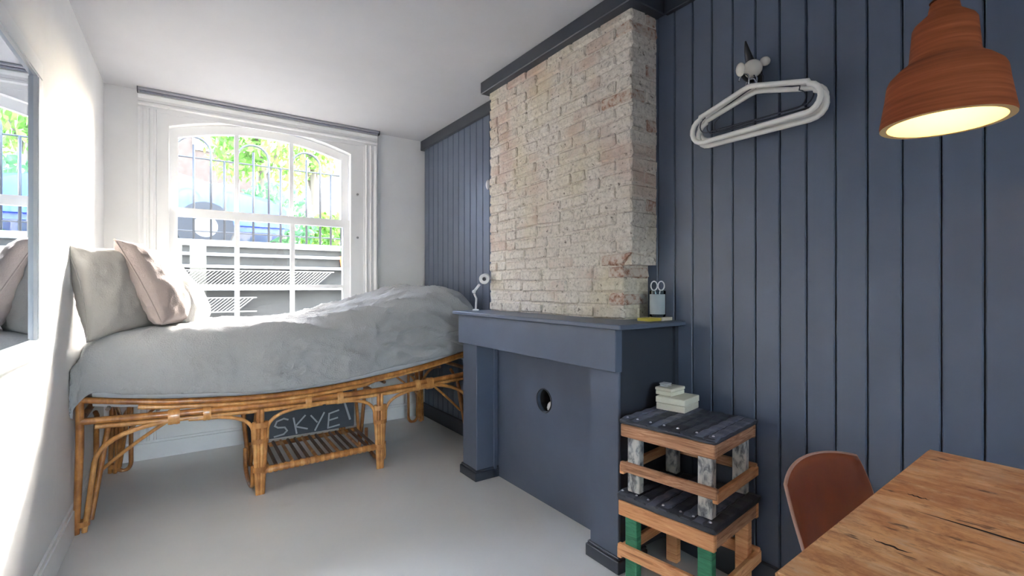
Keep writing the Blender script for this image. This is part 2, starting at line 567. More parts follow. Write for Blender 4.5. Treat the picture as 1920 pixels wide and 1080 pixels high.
# ---------------------------------------------------------------- chimney breast
def brick_material(name, mortar=False):
    m = N(name)
    v = m.coord('World')
    oi = m.n('ObjectInfo')
    big = m.noise(v, 3.1, 5, 0.6)
    mid = m.noise(v, 11, 6, 0.7)
    fine = m.noise(v, 55, 5, 0.75)
    wash = m.ramp(fine, [(0.30, lin((150, 143, 135))), (0.47, lin((206, 197, 185))), (0.75, lin((232, 225, 214)))])
    red = m.ramp(mid, [(0.3, lin((158, 112, 94))), (0.6, lin((190, 152, 136))), (0.8, lin((206, 184, 172)))])
    # where the lime wash is worn off: patches, stronger high up and on single bricks
    geo = m.n('SeparateXYZ'); m.l(v, geo.inputs[0])
    hz = m.n('MapRange'); hz.inputs[1].default_value = 1.1; hz.inputs[2].default_value = 2.4
    hz.inputs[3].default_value = -0.05; hz.inputs[4].default_value = 0.06
    m.l(geo.outputs[2], hz.inputs[0])
    rnd = m.n('MapRange'); rnd.inputs[3].default_value = -0.07; rnd.inputs[4].default_value = 0.07
    m.l(oi.outputs['Random'], rnd.inputs[0])
    a1 = m.n('Math', operation='ADD'); m.l(big, a1.inputs[0]); m.l(hz.outputs[0], a1.inputs[1])
    a2 = m.n('Math', operation='ADD'); m.l(a1.outputs[0], a2.inputs[0])
    if mortar: a2.inputs[1].default_value = -0.05
    else: m.l(rnd.outputs[0], a2.inputs[1])
    a3 = m.n('Math', operation='MULTIPLY_ADD'); m.l(fine, a3.inputs[0]); a3.inputs[1].default_value = 0.25; m.l(a2.outputs[0], a3.inputs[2])
    worn = m.ramp(a3.outputs[0], [(0.63, BLACK), (0.86, g(0.72))])
    c = m.mix(worn, wash, red)
    yel = m.ramp(m.noise(m.coord('World', (1, 1, 0.7)), 2.3, 3), [(0.52, BLACK), (0.70, g(0.45))])
    c = m.mix(yel, c, lin((205, 192, 150)))
    pits = m.ramp(m.noise(v, 38, 3, 0.6), [(0.29, g(0.8)), (0.36, BLACK)])
    c = m.mix(pits, c, lin((88, 76, 66)))
    m.col(c)
    m.set(rough=0.92, spec=0.2)
    hb = m.n('Math', operation='MULTIPLY_ADD'); m.l(mid, hb.inputs[0]); hb.inputs[1].default_value = 1.6; m.l(fine, hb.inputs[2])
    m.bump(hb.outputs[0], 0.55, 0.012)
    return m.m
M_brick = brick_material('limewashed_brick')
M_mortar = brick_material('limewashed_mortar', True)
def red_corner():
    m = N('worn_corner_brick')
    v = m.coord('World')
    f = m.noise(v, 30, 6, 0.7)
    m.col(m.ramp(f, [(0.30, lin((104, 78, 66))), (0.40, lin((160, 122, 104))), (0.50, lin((192, 176, 162))), (0.75, lin((210, 204, 196)))]))
    m.set(rough=0.92, spec=0.2); m.bump(f, 0.6, 0.012)
    return m.m
M_brickr = red_corner()

CX, CY0, CY0L, CY1, CZ0, CZ1 = 1.647, 1.455, 1.502, 2.635, 1.003, 2.40
core = B()
box(core, CX + 0.008, XR + 0.1, CY0L + 0.006, CY1 - 0.006, 0.9, 1.25)
box(core, CX + 0.008, XR + 0.1, CY0 + 0.006, CY1 - 0.006, 1.25, H)
chim = struct('wall_chimney', core, M_mortar)

def brick_variant(L, D, Hh, seed):
    rnd = random.Random(seed)
    bm = B()
    box(bm, -D / 2, D / 2, -L / 2, L / 2, -Hh / 2, Hh / 2, bev=0.008)
    for v in bm.verts:
        v.co += V((rnd.uniform(-.004, .003), rnd.uniform(-.005, .005), rnd.uniform(-.004, .004)))
    me = mesh_of('brick', bm)
    return me
VAR = {}
def brick(x0, x1, y0, y1, z0, z1, mat, chamfer=False):
    key = (round((x1 - x0) * 40), round((y1 - y0) * 40), random.randrange(6), mat.name, chamfer)
    if key not in VAR:
        me = brick_variant(y1 - y0, x1 - x0, z1 - z0, len(VAR) + 11)
        me.materials.append(mat)
        if chamfer:
            for v in me.vertices:
                if v.co.z < 0 and v.co.y < -(y1 - y0) / 2 + 0.03: v.co.y += 0.046
        VAR[key] = (me, x1 - x0, y1 - y0)
    me, dx, dy = VAR[key]
    inst('brick', me, chim, ((x0 + x1) / 2 - random.uniform(-.001, .003), (y0 + y1) / 2, (z0 + z1) / 2 + random.uniform(-.001, .001)),
         (random.uniform(-.012, .012), 0, random.uniform(-.008, .008)), ((x1 - x0) / dx, (y1 - y0) / dy, 1))
RP, J = 0.061, 0.0068
nrow = int((CZ1 - CZ0) / RP) + 1
for k in range(nrow):
    z0 = CZ0 + RP * k + 0.001; z1 = min(z0 + RP - J, H - 0.005)
    ya = CY0L if k < 4 else CY0
    ch = (k == 4)
    cm = M_brickr if random.random() < (0.22 if k > 4 else 0.4) else M_brick
    y = ya
    first = True
    while y < CY1 - 0.02:
        if first: L = 0.192 if k % 2 == 0 else 0.092
        else: L = 0.19 + random.uniform(-.008, .008)
        if random.random() < 0.10 and not first: L = 0.095
        yb = min(y + L, CY1)
        if CY1 - yb < 0.05: yb = CY1
        off = random.uniform(-.004, .004)
        if first:
            D = 0.092 if k % 2 == 0 else XR - CX
            brick(CX, CX + D, y, yb, z0, z1, cm, ch)
            if k % 2 == 0: brick(CX + 0.1, XR, y, y + 0.09, z0, z1, random.choice((M_brick, M_brick, M_brickr)), ch)
        else:
            last = yb > CY1 - 0.001
            brick(CX + off, CX + (0.17 if last else 0.09), y, yb, z0, z1, M_brick)
        first = False
        y = yb + J
# beam across the head of the chimney breast
bmx = B(); box(bmx, CX - 0.05, XR + 0.02, CY0 - 0.045, CY1 + 0.03, 2.385, H - 0.001, bev=0.004)
struct('trim_8', bmx, M_darkb)

# ---------------------------------------------------------------- fireplace surround
SX, SY0, SY1 = 1.457, 1.354, 2.643
fp = thing('fireplace_surround', 'slate blue painted wooden fireplace surround below the brick chimney', 'fireplace', (1.62, 2.0, 0.0))
SF = SX + 0.15            # face of the closing panel
for (a, b) in ((SY0 + .0, 1.519), (2.474, SY1)):
    obj('pilaster', bx(SX, SF + 0.02, a + .001, b - .001, 0.06, 0.82, bev=0.003), M_dark, fp)
    pl = B(); box(pl, SX - 0.016, SF + 0.012, a - 0.012, b + 0.012, 0.0, 0.052, bev=0.003)
    box(pl, SX - 0.009, SF + 0.012, a - 0.007, b + 0.007, 0.052, 0.064, bev=0.003)
    obj('plinth', pl, M_darkb, fp)
# slim moulding where the jamb meets the panel
obj('jamb_bead', bx(SF - 0.035, SF - 0.015, 2.462, 2.476, 0.0, 0.81, bev=0.003), M_dark, fp)
obj('frieze', bx(SX - 0.028, SX + 0.010, SY0 - 0.010, SY1 + 0.008, 0.808, 0.981, bev=0.003), M_dark, fp)
obj('lintel', bx(SX + 0.0105, SF + 0.02, SY0 + 0.03, SY1 - 0.03, 0.812, 0.981), M_dark, fp)
obj('mantel_shelf', bx(1.405, XR, 1.300, 2.686, 0.9815, 1.002, bev=0.004), M_dark, fp)
obj('side_panel', bx(SX + 0.012, XR, SY0 - .001, SY0 + 0.02, 0.065, 0.981), M_darkb, fp)
obj('side_panel', bx(SX + 0.012, XR, SY1 - 0.02, SY1 + .001, 0.065, 0.981), M_darkb, fp)
obj('corner_strip', bx(XR - 0.022, XR, SY0 - 0.014, SY0 + 0.004, 0.115, 0.981), M_darkb, fp)
# closing panel with its round flue hole
HY, HZ, HR = 2.022, 0.545, 0.060
bm = B()
n = 40
y0, y1, z0, z1 = 1.50, 2.49, 0.0, 0.82
inn, out, inb = [], [], []
for i in range(n):
    a = 2 * PI * i / n
    cy, cz = math.cos(a), math.sin(a)
    inn.append(bm.verts.new((SF, HY + HR * cy, HZ + HR * cz)))
    inb.append(bm.verts.new((SF + .02, HY + HR * cy, HZ + HR * cz)))
    ty = ((y1 - HY) / cy if cy > 1e-9 else (y0 - HY) / cy if cy < -1e-9 else 1e9)
    tz = ((z1 - HZ) / cz if cz > 1e-9 else (z0 - HZ) / cz if cz < -1e-9 else 1e9)
    t = min(ty, tz)
    out.append((HY + t * cy, HZ + t * cz))
ov = [bm.verts.new((SF, p[0], p[1])) for p in out]
for i in range(n):
    j = (i + 1) % n
    bm.faces.new((inn[i], inn[j], ov[j], ov[i])); bm.faces.new((inn[i], inn[j], inb[j], inb[i]))
for cy_, cz_ in ((y0, z0), (y0, z1), (y1, z0), (y1, z1)):
    best = sorted(range(n), key=lambda i: (out[i][0] - cy_) ** 2 + (out[i][1] - cz_) ** 2)[:6]
    for i in best:
        j = (i + 1) % n
        a, b = out[i], out[j]
        if abs(a[0] - b[0]) > 1e-6 and abs(a[1] - b[1]) > 1e-6 and min(abs(a[0] - cy_), abs(b[0] - cy_)) < 1e-6 and min(abs(a[1] - cz_), abs(b[1] - cz_)) < 1e-6:
            bm.faces.new((ov[i], ov[j], bm.verts.new((SF, cy_, cz_))))
obj('panel', bm, M_dark, fp)
rim = B(); lathe(rim, [(HR - .001, 0), (HR + .004, 0.001), (HR + .006, .004), (HR + .003, .007), (HR - .001, .006)], 0, 0, 32, Matrix.Translation((SF + .001, HY, HZ)) @ Matrix.Rotation(-PI / 2, 4, 'Y'), close=True)
obj('flue_rim', rim, M_darkb, fp, smooth=True)
fl = B(); lathe(fl, [(HR + .002, -0.012), (HR + .002, -.16), (0, -.16)], 0, 0, 32, Matrix.Translation((SF, HY, HZ)) @ Matrix.Rotation(-PI / 2, 4, 'Y'))
obj('flue_pipe', fl, plain('dark_flue', (40, 38, 38), .9), fp)  # pipe interior in one even dark grey
# little figure standing in the flue hole
fg = thing('figurine', 'tiny white and peach figurine standing inside the round flue hole', 'figurine', (SF + .045, HY - .012, HZ - HR + .002))
fx, fy, fz = SF + .045, HY - .012, HZ - HR + .004
f1 = B(); lathe(f1, [(0, fz), (.018, fz), (.021, fz + .012), (.017, fz + .03), (.009, fz + .042), (0, fz + .044)], fx, fy + .012, 16)
obj('body', f1, plain('white_ceramic', (240, 240, 240), .3), fg, smooth=True)
f2 = B(); lathe(f2, [(0, fz), (.014, fz), (.016, fz + .02), (.012, fz + .042), (.015, fz + .05), (.011, fz + .06), (0, fz + .063)], fx - .004, fy - .016, 16)
obj('companion', f2, plain('peach_ceramic', (226, 186, 158), .4), fg, smooth=True)

# ---------------------------------------------------------------- rattan daybed
def rattan_mat(name, c1, c2, c3):
    m = N(name)
    v = m.coord('World', (1, 1, 1))
    f = m.noise(v, 14, 5, 0.6)
    f2 = m.noise(m.coord('World', (60, 60, 9)), 1.0, 3)
    c = m.ramp(f, [(0.3, lin(c1)), (0.55, lin(c2)), (0.75, lin(c3))])
    c = m.mix(m.ramp(f2, [(0.35, g(0.55)), (0.6, BLACK)]), c, lin(c1))
    m.col(c); m.set(rough=0.36, coat=0.3)
    m.bump(f2, 0.15, 0.002)
    return m.m
M_rat = rattan_mat('golden_rattan', (128, 76, 32), (186, 124, 62), (216, 160, 92))
M_rat2 = rattan_mat('pale_cane', (160, 104, 52), (206, 150, 86), (228, 184, 124))
M_ratd = rattan_mat('dark_cane', (70, 46, 30), (104, 70, 46), (130, 92, 62))
BY0, BY1 = 3.0, 3.87
bed = thing('rattan_daybed', 'tall honey coloured rattan daybed frame with arched braces under the window', 'daybed', (0.70, 3.43, 0.0))
ZR = [(-.40, .640), (-.2, .606), (0, .580), (.39, .553), (.7, .558), (1.0, .585), (1.35, .632), (1.65, .692), (1.78, .722)]
ZL = [(-.40, .522), (0, .505), (.39, .494), (1.0, .496), (1.39, .516), (1.78, .545)]
zr = lambda x: interp(ZR, x)
zl = lambda x: interp(ZL, x)
def rod(name, pts, r, mat=None, seg=8, parent=None):
    return obj(name, tube(B(), pts, r, seg), mat or M_rat, parent or bed, smooth=True, sharp=50)
XA, XB = -0.375, 1.775
xs = [XA + (XB - XA) * i / 40 for i in range(41)]
for yy in (BY0, BY1):
    rod('rail', [(x, yy, zr(x) - .013) for x in xs], 0.0155)
    rod('rail', [(x, yy + (.004 if yy < 3.4 else -.004), zr(x) - .040 + .012 * (1 if x > 1.0 else 0)) for x in xs[4:]], 0.0125, M_rat2)
    rod('rail', [(x, yy, zl(x)) for x in xs], 0.0170)
    rod('rail', [(x, yy + .002, zl(x) - .029) for x in xs[1:-1]], 0.0120, M_rat2)
for xx in (XA, XB):
    rod('end_rail', [(xx, BY0, zr(xx) - .013), (xx, BY1, zr(xx) - .013)], 0.0150)
    rod('end_rail', [(xx, BY0, zl(xx)), (xx, BY1, zl(xx))], 0.0150)
for i in range(11):                                            # slats that carry the mattress
    x = XA + .1 + (XB - XA - .2) * i / 10
    rod('cross_slat', [(x, BY0 + .01, zr(x) - .055), (x, BY1 - .01, zr(x) - .055)], 0.010, M_ratd, 6)
def wrap(x, y, z0, z1, rx, ry, mat=None):                     # cane binding wound round a bundle
    b = B()
    k = max(3, int((z1 - z0) / 0.008))
    prof = []
    for i in range(k + 1):
        z = z0 + (z1 - z0) * i / k
        prof += [(1.0, z), (1.035, z + (z1 - z0) / k * .5)]
    prof.pop()
    lathe(b, prof, 0, 0, 14)
    for v in b.verts: v.co = V((v.co.x * rx + x, v.co.y * ry + y, v.co.z))
    return obj('binding', b, mat or M_rat, bed, smooth=True)
def hband(x, y, z, r, wdt=.03):                                # binding round the rails
    b = B()
    lathe(b, [(r, -wdt / 2), (r * 1.05, -wdt / 4), (r, 0), (r * 1.05, wdt / 4), (r, wdt / 2)], 0, 0, 12)
    for v in b.verts: v.co = V((x + v.co.z, y + v.co.x * .72, z + v.co.y * 1.15))
    return obj('binding', b, M_rat2, bed, smooth=True)
# ---- end legs (a straight post and two rods that sweep up into arches)
def end_leg(x, y, sx, sy):
    """sx: +1 arch runs to +X;  sy: +1 arch runs to +Y"""
    fx, fy = x - sx * .012, y
    rod('leg', [(x, y, zr(x) - .01), (x, y, .40), (fx, fy, 0.0)], [.0165, .0165, .013])
    rod('leg', arc_pts((x + sx * .43, y, zl(x) - .045), (x + sx * .052, y - .0 * sy, .32), (x + sx * .075, y, .475), 10) + [(x + sx * .030, y, .12), (x + sx * .016, y, 0.002)], .0115, M_rat2)
    rod('leg', [(x + sx * .02, y + sy * .34, zl(x) - .03)] + arc_pts((x + sx * .03, y + sy * .30, zl(x) - .04), (x + sx * .05, y + sy * .10, .27), (x + sx * .045, y + sy * .12, .42), 8) + [(x + sx * .03, y + sy * .045, .1), (x + sx * .012, y + sy * .02, .003)], .0115)
    rod('leg', [(x + sx * .10, y + sy * .10, zl(x) - .02), (x + sx * .075, y + sy * .09, .33), (x + sx * .035, y + sy * .04, .04)], .012)
    rod('brace', arc_pts((x + sx * .34, y + sy * .02, zl(x) - .05), (x + sx * .075, y + sy * .09, .26), (x + sx * .20, y + sy * .05, .38), 8), .0085, M_rat2)
    wrap(x + sx * .008, y + sy * .008, .03, .055, .028, .024)
    hband(x + sx * .36, y, zl(x + sx * .36) - .015, .033, .05)
end_leg(XA, BY0, 1, 1)
end_leg(XB - .02, BY0, -1, 1)
end_leg(XA + .045, BY1, 1, -1)
end_leg(XB - .05, BY1, -1, -1)
# hoops at the far feet
for xx, dx in ((XA + .10, .035), (XB - .13, .04)):
    rod('hoop_foot', [(xx - dx, BY1 - .01, zl(xx) - .03)] + [(xx - dx * math.cos(PI * i / 10), BY1 - .01, .05 - .045 * math.sin(PI * i / 10)) for i in range(11)] + [(xx + dx, BY1 - .01, zl(xx) - .03)], .012)
# ---- middle legs: tapering wrapped bundles with an arch to each side
def mid_leg(x, y, front):
    dz = 0.405
    for k, o in enumerate((-.027, -.009, .009, .027)):
        zt_ = zl(x) - .02
        rod('leg', [(x + o, y, zt_ if abs(o) < .02 else dz), (x + o, y, .30), (x + o * .62, y, .08), (x + o * .5, y, 0.0)], [.0125, .0125, .011, .010], M_rat if k % 2 else M_rat2)
    wrap(x, y, .37, .40, .043, .022, M_rat2)
    wrap(x, y, .285, .31, .042, .021)
    wrap(x, y, .125, .155, .036, .022)
    for s in (-1, 1):
        rod('brace', [(x + s * .034, y, .30)] + arc_pts((x + s * .036, y, .36), (x + s * .20, y, zl(x + s * .2) - .040), (x + s * .046, y, zl(x) - .055), 9) + [(x + s * .33, y, zl(x + s * .33) - .036)], .0100, M_rat2)
        hband(x + s * .25, y, zl(x + s * .25) - .013, .032, .035)
for xm in (0.377, 1.057):
    mid_leg(xm, BY0, True)
    # rear companions that meet the shelf
    s = 1 if xm < .7 else -1
    rod('leg', [(xm - s * .05, BY0 + .44, zl(xm) - .02), (xm - s * .02, BY0 + .44, .15), (xm, BY0 + .43, .03)], .013)
    rod('leg', [(xm + s * .04, BY0 + .40, zl(xm) - .02), (xm + s * .00, BY0 + .42, .05)], .011)
    rod('hoop_foot', [(xm + .034 * (1 if s < 0 else -1), BY0 + .02 + .0, .16)] + [(xm + (.034 if s < 0 else -.034), BY0 + .20 - .18 * math.cos(PI * i / 10), .07 - .058 * math.sin(PI * i / 10)) for i in range(11)] + [(xm + (.034 if s < 0 else -.034), BY0 + .38, .16)], .012)
    rod('brace', [(xm, BY0, zl(xm) - .03), (xm, BY1, zl(xm) - .03)], .012)
mid_leg(0.43, BY1, False)
mid_leg(1.06, BY1, False)
# ---- low shelf between the middle legs
SZ = 0.135
rod('shelf_rail', [(.385, BY0 + .004, SZ - .006), (1.05, BY0 + .004, SZ + .006)], .0185, M_rat)
for i in range(24):
    x = .40 + .64 * i / 23
    b = B()
    lathe(b, [(.0205, -.010), (.0215, 0), (.0205, .010)], 0, 0, 10)
    for v in b.verts: v.co = V((x + v.co.z, BY0 + .004 + v.co.x, SZ + v.co.y - .006 + .012 * (x - .385) / .665))
    obj('binding', b, M_rat2 if i % 2 else M_rat, bed, smooth=True)
rod('shelf_rail', [(.37, BY0 + .44, SZ), (1.06, BY0 + .44, SZ + .01)], .0150)
for i in range(15):
    x = .415 + .61 * i / 14
    rod('shelf_slat', [(x, BY0 + .01, SZ + .012), (x + .004, BY0 + .44, SZ + .016)], .0105, M_rat2 if i % 3 == 0 else M_ratd, 6)

# ---- mattress and linen cover
ZT = [(-.45, .905), (-.3, .915), (0, .925), (.4, .925), (.75, .955), (1.0, 1.01), (1.25, 1.085), (1.45, 1.125), (1.6, 1.11), (1.72, 1.06), (1.80, 1.0)]
zt = lambda x: interp(ZT, x)
ma = B()
n = 40
rows = []
for i in range(n + 1):
    x = -.335 + (1.735 + .335) * i / n
    zb = zr(x) - .052; zt_ = zt(x) - .03
    yy0, yy1 = BY0 + .035, BY1 - .02
    r = .05
    ring = [(yy0, zb + .02), (yy0, zt_ - r), (yy0 + .015, zt_ - r * .3), (yy0 + r, zt_), (yy1 - r, zt_), (yy1, zt_ - r), (yy1, zb + .02), (yy1 - .02, zb), (yy0 + .02, zb)]
    rows.append([ma.verts.new((x, p[0], p[1])) for p in ring])
for a, b in zip(rows, rows[1:]):
    for k in range(len(a)): ma.faces.new((a[k], a[(k + 1) % len(a)], b[(k + 1) % len(a)], b[k]))
ma.faces.new(rows[0]); ma.faces.new(rows[-1][::-1])
setp(obj('mattress', ma, fabric('mattress_ticking', (224, 226, 230), bump=.1), smooth=True, sharp=60), 'white mattress under the linen cover on the rattan daybed', 'mattress')

M_linen = fabric('washed_grey_linen', (164, 165, 166), bump=.75, var=.05, crease=.8)
def roll(o, R):
    if o <= 0: return 0.0, 0.0
    q = R * PI / 2
    if o < q: return R * math.sin(o / R), R * (1 - math.cos(o / R))
    return R, R + (o - q)
xa, xb, ya, yb = -.375, 1.762, BY0 - .028, BY1 + .012
R = .115
HEM = [(-.55, .58), (-.40, .60), (-.33, .655), (-.2, .632), (.1, .600), (.4, .574), (.7, .582), (1.0, .622), (1.3, .660), (1.65, .705), (1.8, .73)]
bm = B()
NX, NY = 230, 130
grid = []
p0 = xa + R - (R * PI / 2 + .17); p1 = xb - R + (R * PI / 2 + .10)
for i in range(NX + 1):
    p = p0 + (p1 - p0) * i / NX
    ox = xa + R - p; ox2 = p - (xb - R)
    hx, dx = roll(ox, R) if ox > 0 else roll(ox2, R)
    x = (xa + R - hx) if ox > 0 else ((xb - R + hx) if ox2 > 0 else p)
    zt_ = zt(x)
    over = max(.02, zt_ - interp(HEM, x) - R)
    q0 = ya + R - (R * PI / 2 + over); q1 = yb - R + (R * PI / 2 + .12)
    col = []
    for j in range(NY + 1):
        # finer towards the front
        q = q0 + (q1 - q0) * j / NY
        oy = ya + R - q; oy2 = q - (yb - R)
        hy, dy = roll(oy, R) if oy > 0 else roll(oy2, R)
        y = (ya + R - hy) if oy > 0 else ((yb - R + hy) if oy2 > 0 else q)
        drop = (dx ** 3 + dy ** 3) ** (1 / 3)
        if dx > R and dy > R:                            # the corner fans out
            x += -.018 * min(1, (dx - R) / .1); y += -.012
        z = zt_ - drop
        u, v_ = p * 1.0, q * 1.0
        n1 = noise.noise(V((u * 2.2, v_ * 2.2, 3.1))) * .016
        # diagonal drag folds towards the raised end
        fold = noise.noise(V(((u * .65 + v_ * 1.1) * 7.0, (u * 1.1 - v_ * .7) * 1.6, 8.3)))
        wr_ = max(0, min(1, (u - .3) / .6))
        n2 = fold * (.006 + .013 * wr_) + (1 - abs(noise.noise(V(((u * .5 + v_ * 1.2) * 11.0, (u * 1.2 - v_ * .5) * 2.5, 2.3))))) ** 6 * .022 * wr_
        cr = (1 - abs(noise.noise(V((u * 9, v_ * 9, 1.7))))) ** 5 * .010 + (1 - abs(noise.noise(V((u * 17, v_ * 15, 4.4))))) ** 6 * .005
        side = min(1, max(0, (drop - R * .3) / R))
        hang = noise.noise(V((u * 6.5, v_ * 1.4, 5.5))) * .010 + noise.noise(V((u * 17, v_ * 2.2, 2.5))) * .004
        up = (n1 + n2 + cr) * (1 - side)
        z += up
        # crown in the middle of the mattress
        z += .018 * math.sin(PI * min(1, max(0, (y - ya) / (yb - ya)))) * (1 - side)
        if oy > 0: y -= side * (hang + n2 + cr * .8) + .004
        elif ox > 0: x -= side * abs(hang) * .6
        col.append(bm.verts.new((max(x, xl(y) + .006), y, z)))
    grid.append(col)
for i in range(NX):
    for j in range(NY):
        bm.faces.new((grid[i][j], grid[i + 1][j], grid[i + 1][j + 1], grid[i][j + 1]))
cov = obj('bed_cover', bm, M_linen, smooth=True)
md = cov.modifiers.new('thickness', 'SOLIDIFY'); md.thickness = .003; md.offset = -1
setp(cov, 'rumpled pale grey linen cover draped over the daybed', 'bed cover')

# ---- cushions
def cushion(name, label, size, thick, mat, M, seed, grp='cushions on the daybed'):
    bm = B()
    n = 34
    rnd = V((seed * 3.7, seed * 1.3, 0))
    def f(u, v, s):
        # u,v in -1..1 ; pinched corners, bowed sides
        bu = 1 - .12 * (1 - v * v); bv = 1 - .12 * (1 - u * u)
        r = (1 - abs(u) ** 2.6) * (1 - abs(v) ** 2.6)
        t = thick / 2 * max(0, r) ** .42
        w_ = noise.noise(V((u * 2.1, v * 2.1, s * .4)) + rnd) * .018 + noise.noise(V((u * 6, v * 5, s)) + rnd) * .006
        edge = max(abs(u), abs(v))
        cren = noise.noise(V((u * 11, v * 11, s * 2)) + rnd) * .007 * (edge ** 2)
        x, y = u * size / 2 * bu, v * size / 2 * bv
        sag = -.018 * (1 - v) * (1 - u * u)
        return V((x, s * (t + (w_ + cren) * min(1, r * 6)), y + sag * .5))
    top = [[None] * (n + 1) for _ in range(n + 1)]; bot = [[None] * (n + 1) for _ in range(n + 1)]
    for i in range(n + 1):
        for j in range(n + 1):
            u = math.sin((2 * i / n - 1) * PI / 2); v = math.sin((2 * j / n - 1) * PI / 2)
            u = .5 * u + .5 * (2 * i / n - 1); v = .5 * v + .5 * (2 * j / n - 1)
            e = i in (0, n) or j in (0, n)
            top[i][j] = bm.verts.new(f(u, v, -1))
            bot[i][j] = top[i][j] if e else bm.verts.new(f(u, v, 1))
    for i in range(n):
        for j in range(n):
            bm.faces.new((top[i][j], top[i + 1][j], top[i + 1][j + 1], top[i][j + 1]))
            bm.faces.new((bot[i][j], bot[i][j + 1], bot[i + 1][j + 1], bot[i + 1][j]))
    sm = [top[i][0].co.copy() for i in range(n + 1)] + [top[n][j].co.copy() for j in range(1, n + 1)] + [top[i][n].co.copy() for i in range(n - 1, -1, -1)] + [top[0][j].co.copy() for j in range(n - 1, 0, -1)]
    th = thing(name, label, 'cushion', M.to_translation() - V((0, 0, .2)), 0, grp)
    bm.transform(M)
    obj('cushion_cover', bm, mat, th, smooth=True)
    pb = tube(B(), [M @ p for p in sm], .0042, 5, closed=True)
    obj('seam', pb, mat, th, smooth=True)
    return th
def frame(center, normal, roll_):
    """cushion local -Y = visible face normal, local Z up in plane, rolled by roll_ degrees"""
    nv = V(normal).normalized()
    yv = -nv
    zv = (V((0, 0, 1)) - yv * V((0, 0, 1)).dot(yv)).normalized()
    xv = yv.cross(zv)
    M = Matrix((xv, yv, zv)).transposed().to_4x4()
    return Matrix.Translation(V(center)) @ M @ Matrix.Rotation(math.radians(roll_), 4, 'Y')
M_cg = fabric('cushion_grey_linen', (178, 174, 168), bump=.4, crease=.5)
M_cp = fabric('cushion_taupe_linen', (166, 152, 148), bump=.4, crease=.5)
M_cw = fabric('cushion_white_linen', (226, 222, 216), bump=.4, crease=.5)
cushion('cushion', 'light grey linen cushion propped in the corner against the white wall', .46, .17, M_cg, frame((-.252, 3.165, 1.14), (.80, -.58, .14), -5), 1)
cushion('cushion', 'taupe linen cushion tipped over in front of the grey one', .48, .20, M_cp, frame((-.085, 3.30, 1.16), (.84, -.26, .44), 4), 2)
cushion('cushion', 'white linen cushion lit by the sun, behind the taupe one', .47, .19, M_cw, frame((-.005, 3.50, 1.135), (.80, -.22, .48), -4), 3)

# ---------------------------------------------------------------- lettered board under the bed
def sign_board():
    y = BY0 + .475
    t = thing('lettered_board', 'dark grey board with hand lettered pale capitals standing under the daybed', 'sign', (.77, y, SZ + .026))
    bm = B(); box(bm, .36, 1.035, y, y + .02, SZ + .026, .50, bev=.004)
    obj('board', bm, paint('slate_board', (78, 82, 88), .85, .12, .1, 80, .2, 9), t)
    ink = plain('pale_chalk', (176, 178, 184), .9)
    def stroke(name, pts, w_=.010):
        b = B()
        for p, q in zip(pts, pts[1:]):
            p, q = V((p[0], 0, p[1])), V((q[0], 0, q[1]))
            d = (q - p).normalized(); nn = V((-d.z, 0, d.x)) * w_ / 2; e = d * w_ * .35
            c4 = [p - e + nn, p - e - nn, q + e - nn, q + e + nn]
            va = [b.verts.new((c.x, y - .0025, c.z)) for c in c4]; vb = [b.verts.new((c.x, y + .001, c.z)) for c in c4]
            b.faces.new(va)
            for i in range(4): b.faces.new((va[i], vb[i], vb[(i + 1) % 4], va[(i + 1) % 4]))
        obj(name, b, ink, t)
    def letter(pl, x0, z0, w_, h, sh=.0):
        for s in pl:
            stroke('letter', [(x0 + .03 + a * w_ + sh * c, z0 + c * h + a * w_ * .10) for a, c in s])
    h = .105
    zb = .172
    letter([[(0, 1), (.6, .9), (.75, .5), (.6, .1), (0, 0)]], .410, zb - .015, .05, h)
    letter([[(1, .88), (.72, 1.0), (.22, .92), (.08, .66), (.3, .52), (.78, .44), (.95, .2), (.7, .03), (.05, .0)]], .485, zb, .085, h)
    letter([[(.0, 1.0), (.22, 0)], [(.85, 1.0), (.12, .45), (1.0, .12)]], .605, zb, .085, h)
    letter([[(0, 1), (.45, .5)], [(1, 1), (.30, 0)]], .715, zb, .085, h)
    letter([[(.9, 1.0), (.1, .92), (.0, 0), (.95, .02)], [(.05, .48), (.8, .52)]], .825, zb + .004, .08, h)
    stroke('letter', [(.935, .44), (1.005, .215)], .014)
    return t
sign_board()

# ---------------------------------------------------------------- mirror on the left wall
ml = math.atan(0.0165)
MY0, MY1, MZ0, MZ1 = 0.95, 2.36, 0.905, 1.94
mir = thing('wall_mirror', 'large white framed mirror on the left wall beside the cushions', 'mirror', (xl(1.7), 1.7, MZ0), 0)
def wallpt(y, off, z): return V((xl(y) + off, y, z))
def wallbox(bm, y0, y1, o0, o1, z0, z1):
    c = [wallpt(y0, o0, z0), wallpt(y0, o1, z0), wallpt(y1, o1, z0), wallpt(y1, o0, z0)]
    a = [bm.verts.new(p) for p in c]; b = [bm.verts.new((p.x, p.y, z1)) for p in c]
    bm.faces.new(a); bm.faces.new(b[::-1])
    for i in range(4): bm.faces.new((a[i], b[i], b[(i + 1) % 4], a[(i + 1) % 4]))
    return bm
FW = .062
for args in ((MY0, MY1, 0, .026, MZ0, MZ0 + FW), (MY0, MY1, 0, .026, MZ1 - FW, MZ1), (MY0, MY0 + FW, 0, .026, MZ0 + FW, MZ1 - FW), (MY1 - FW, MY1, 0, .026, MZ0 + FW, MZ1 - FW)):
    fb = wallbox(B(), *args)
    bmesh.ops.bevel(fb, geom=fb.edges[:], offset=.004, segments=2, affect='EDGES')
    obj('frame', fb, M_trimw, mir)
mm = N('mirror_silver'); mm.col((.66, .74, .86, 1)); mm.set(rough=.004, metal=1.0)
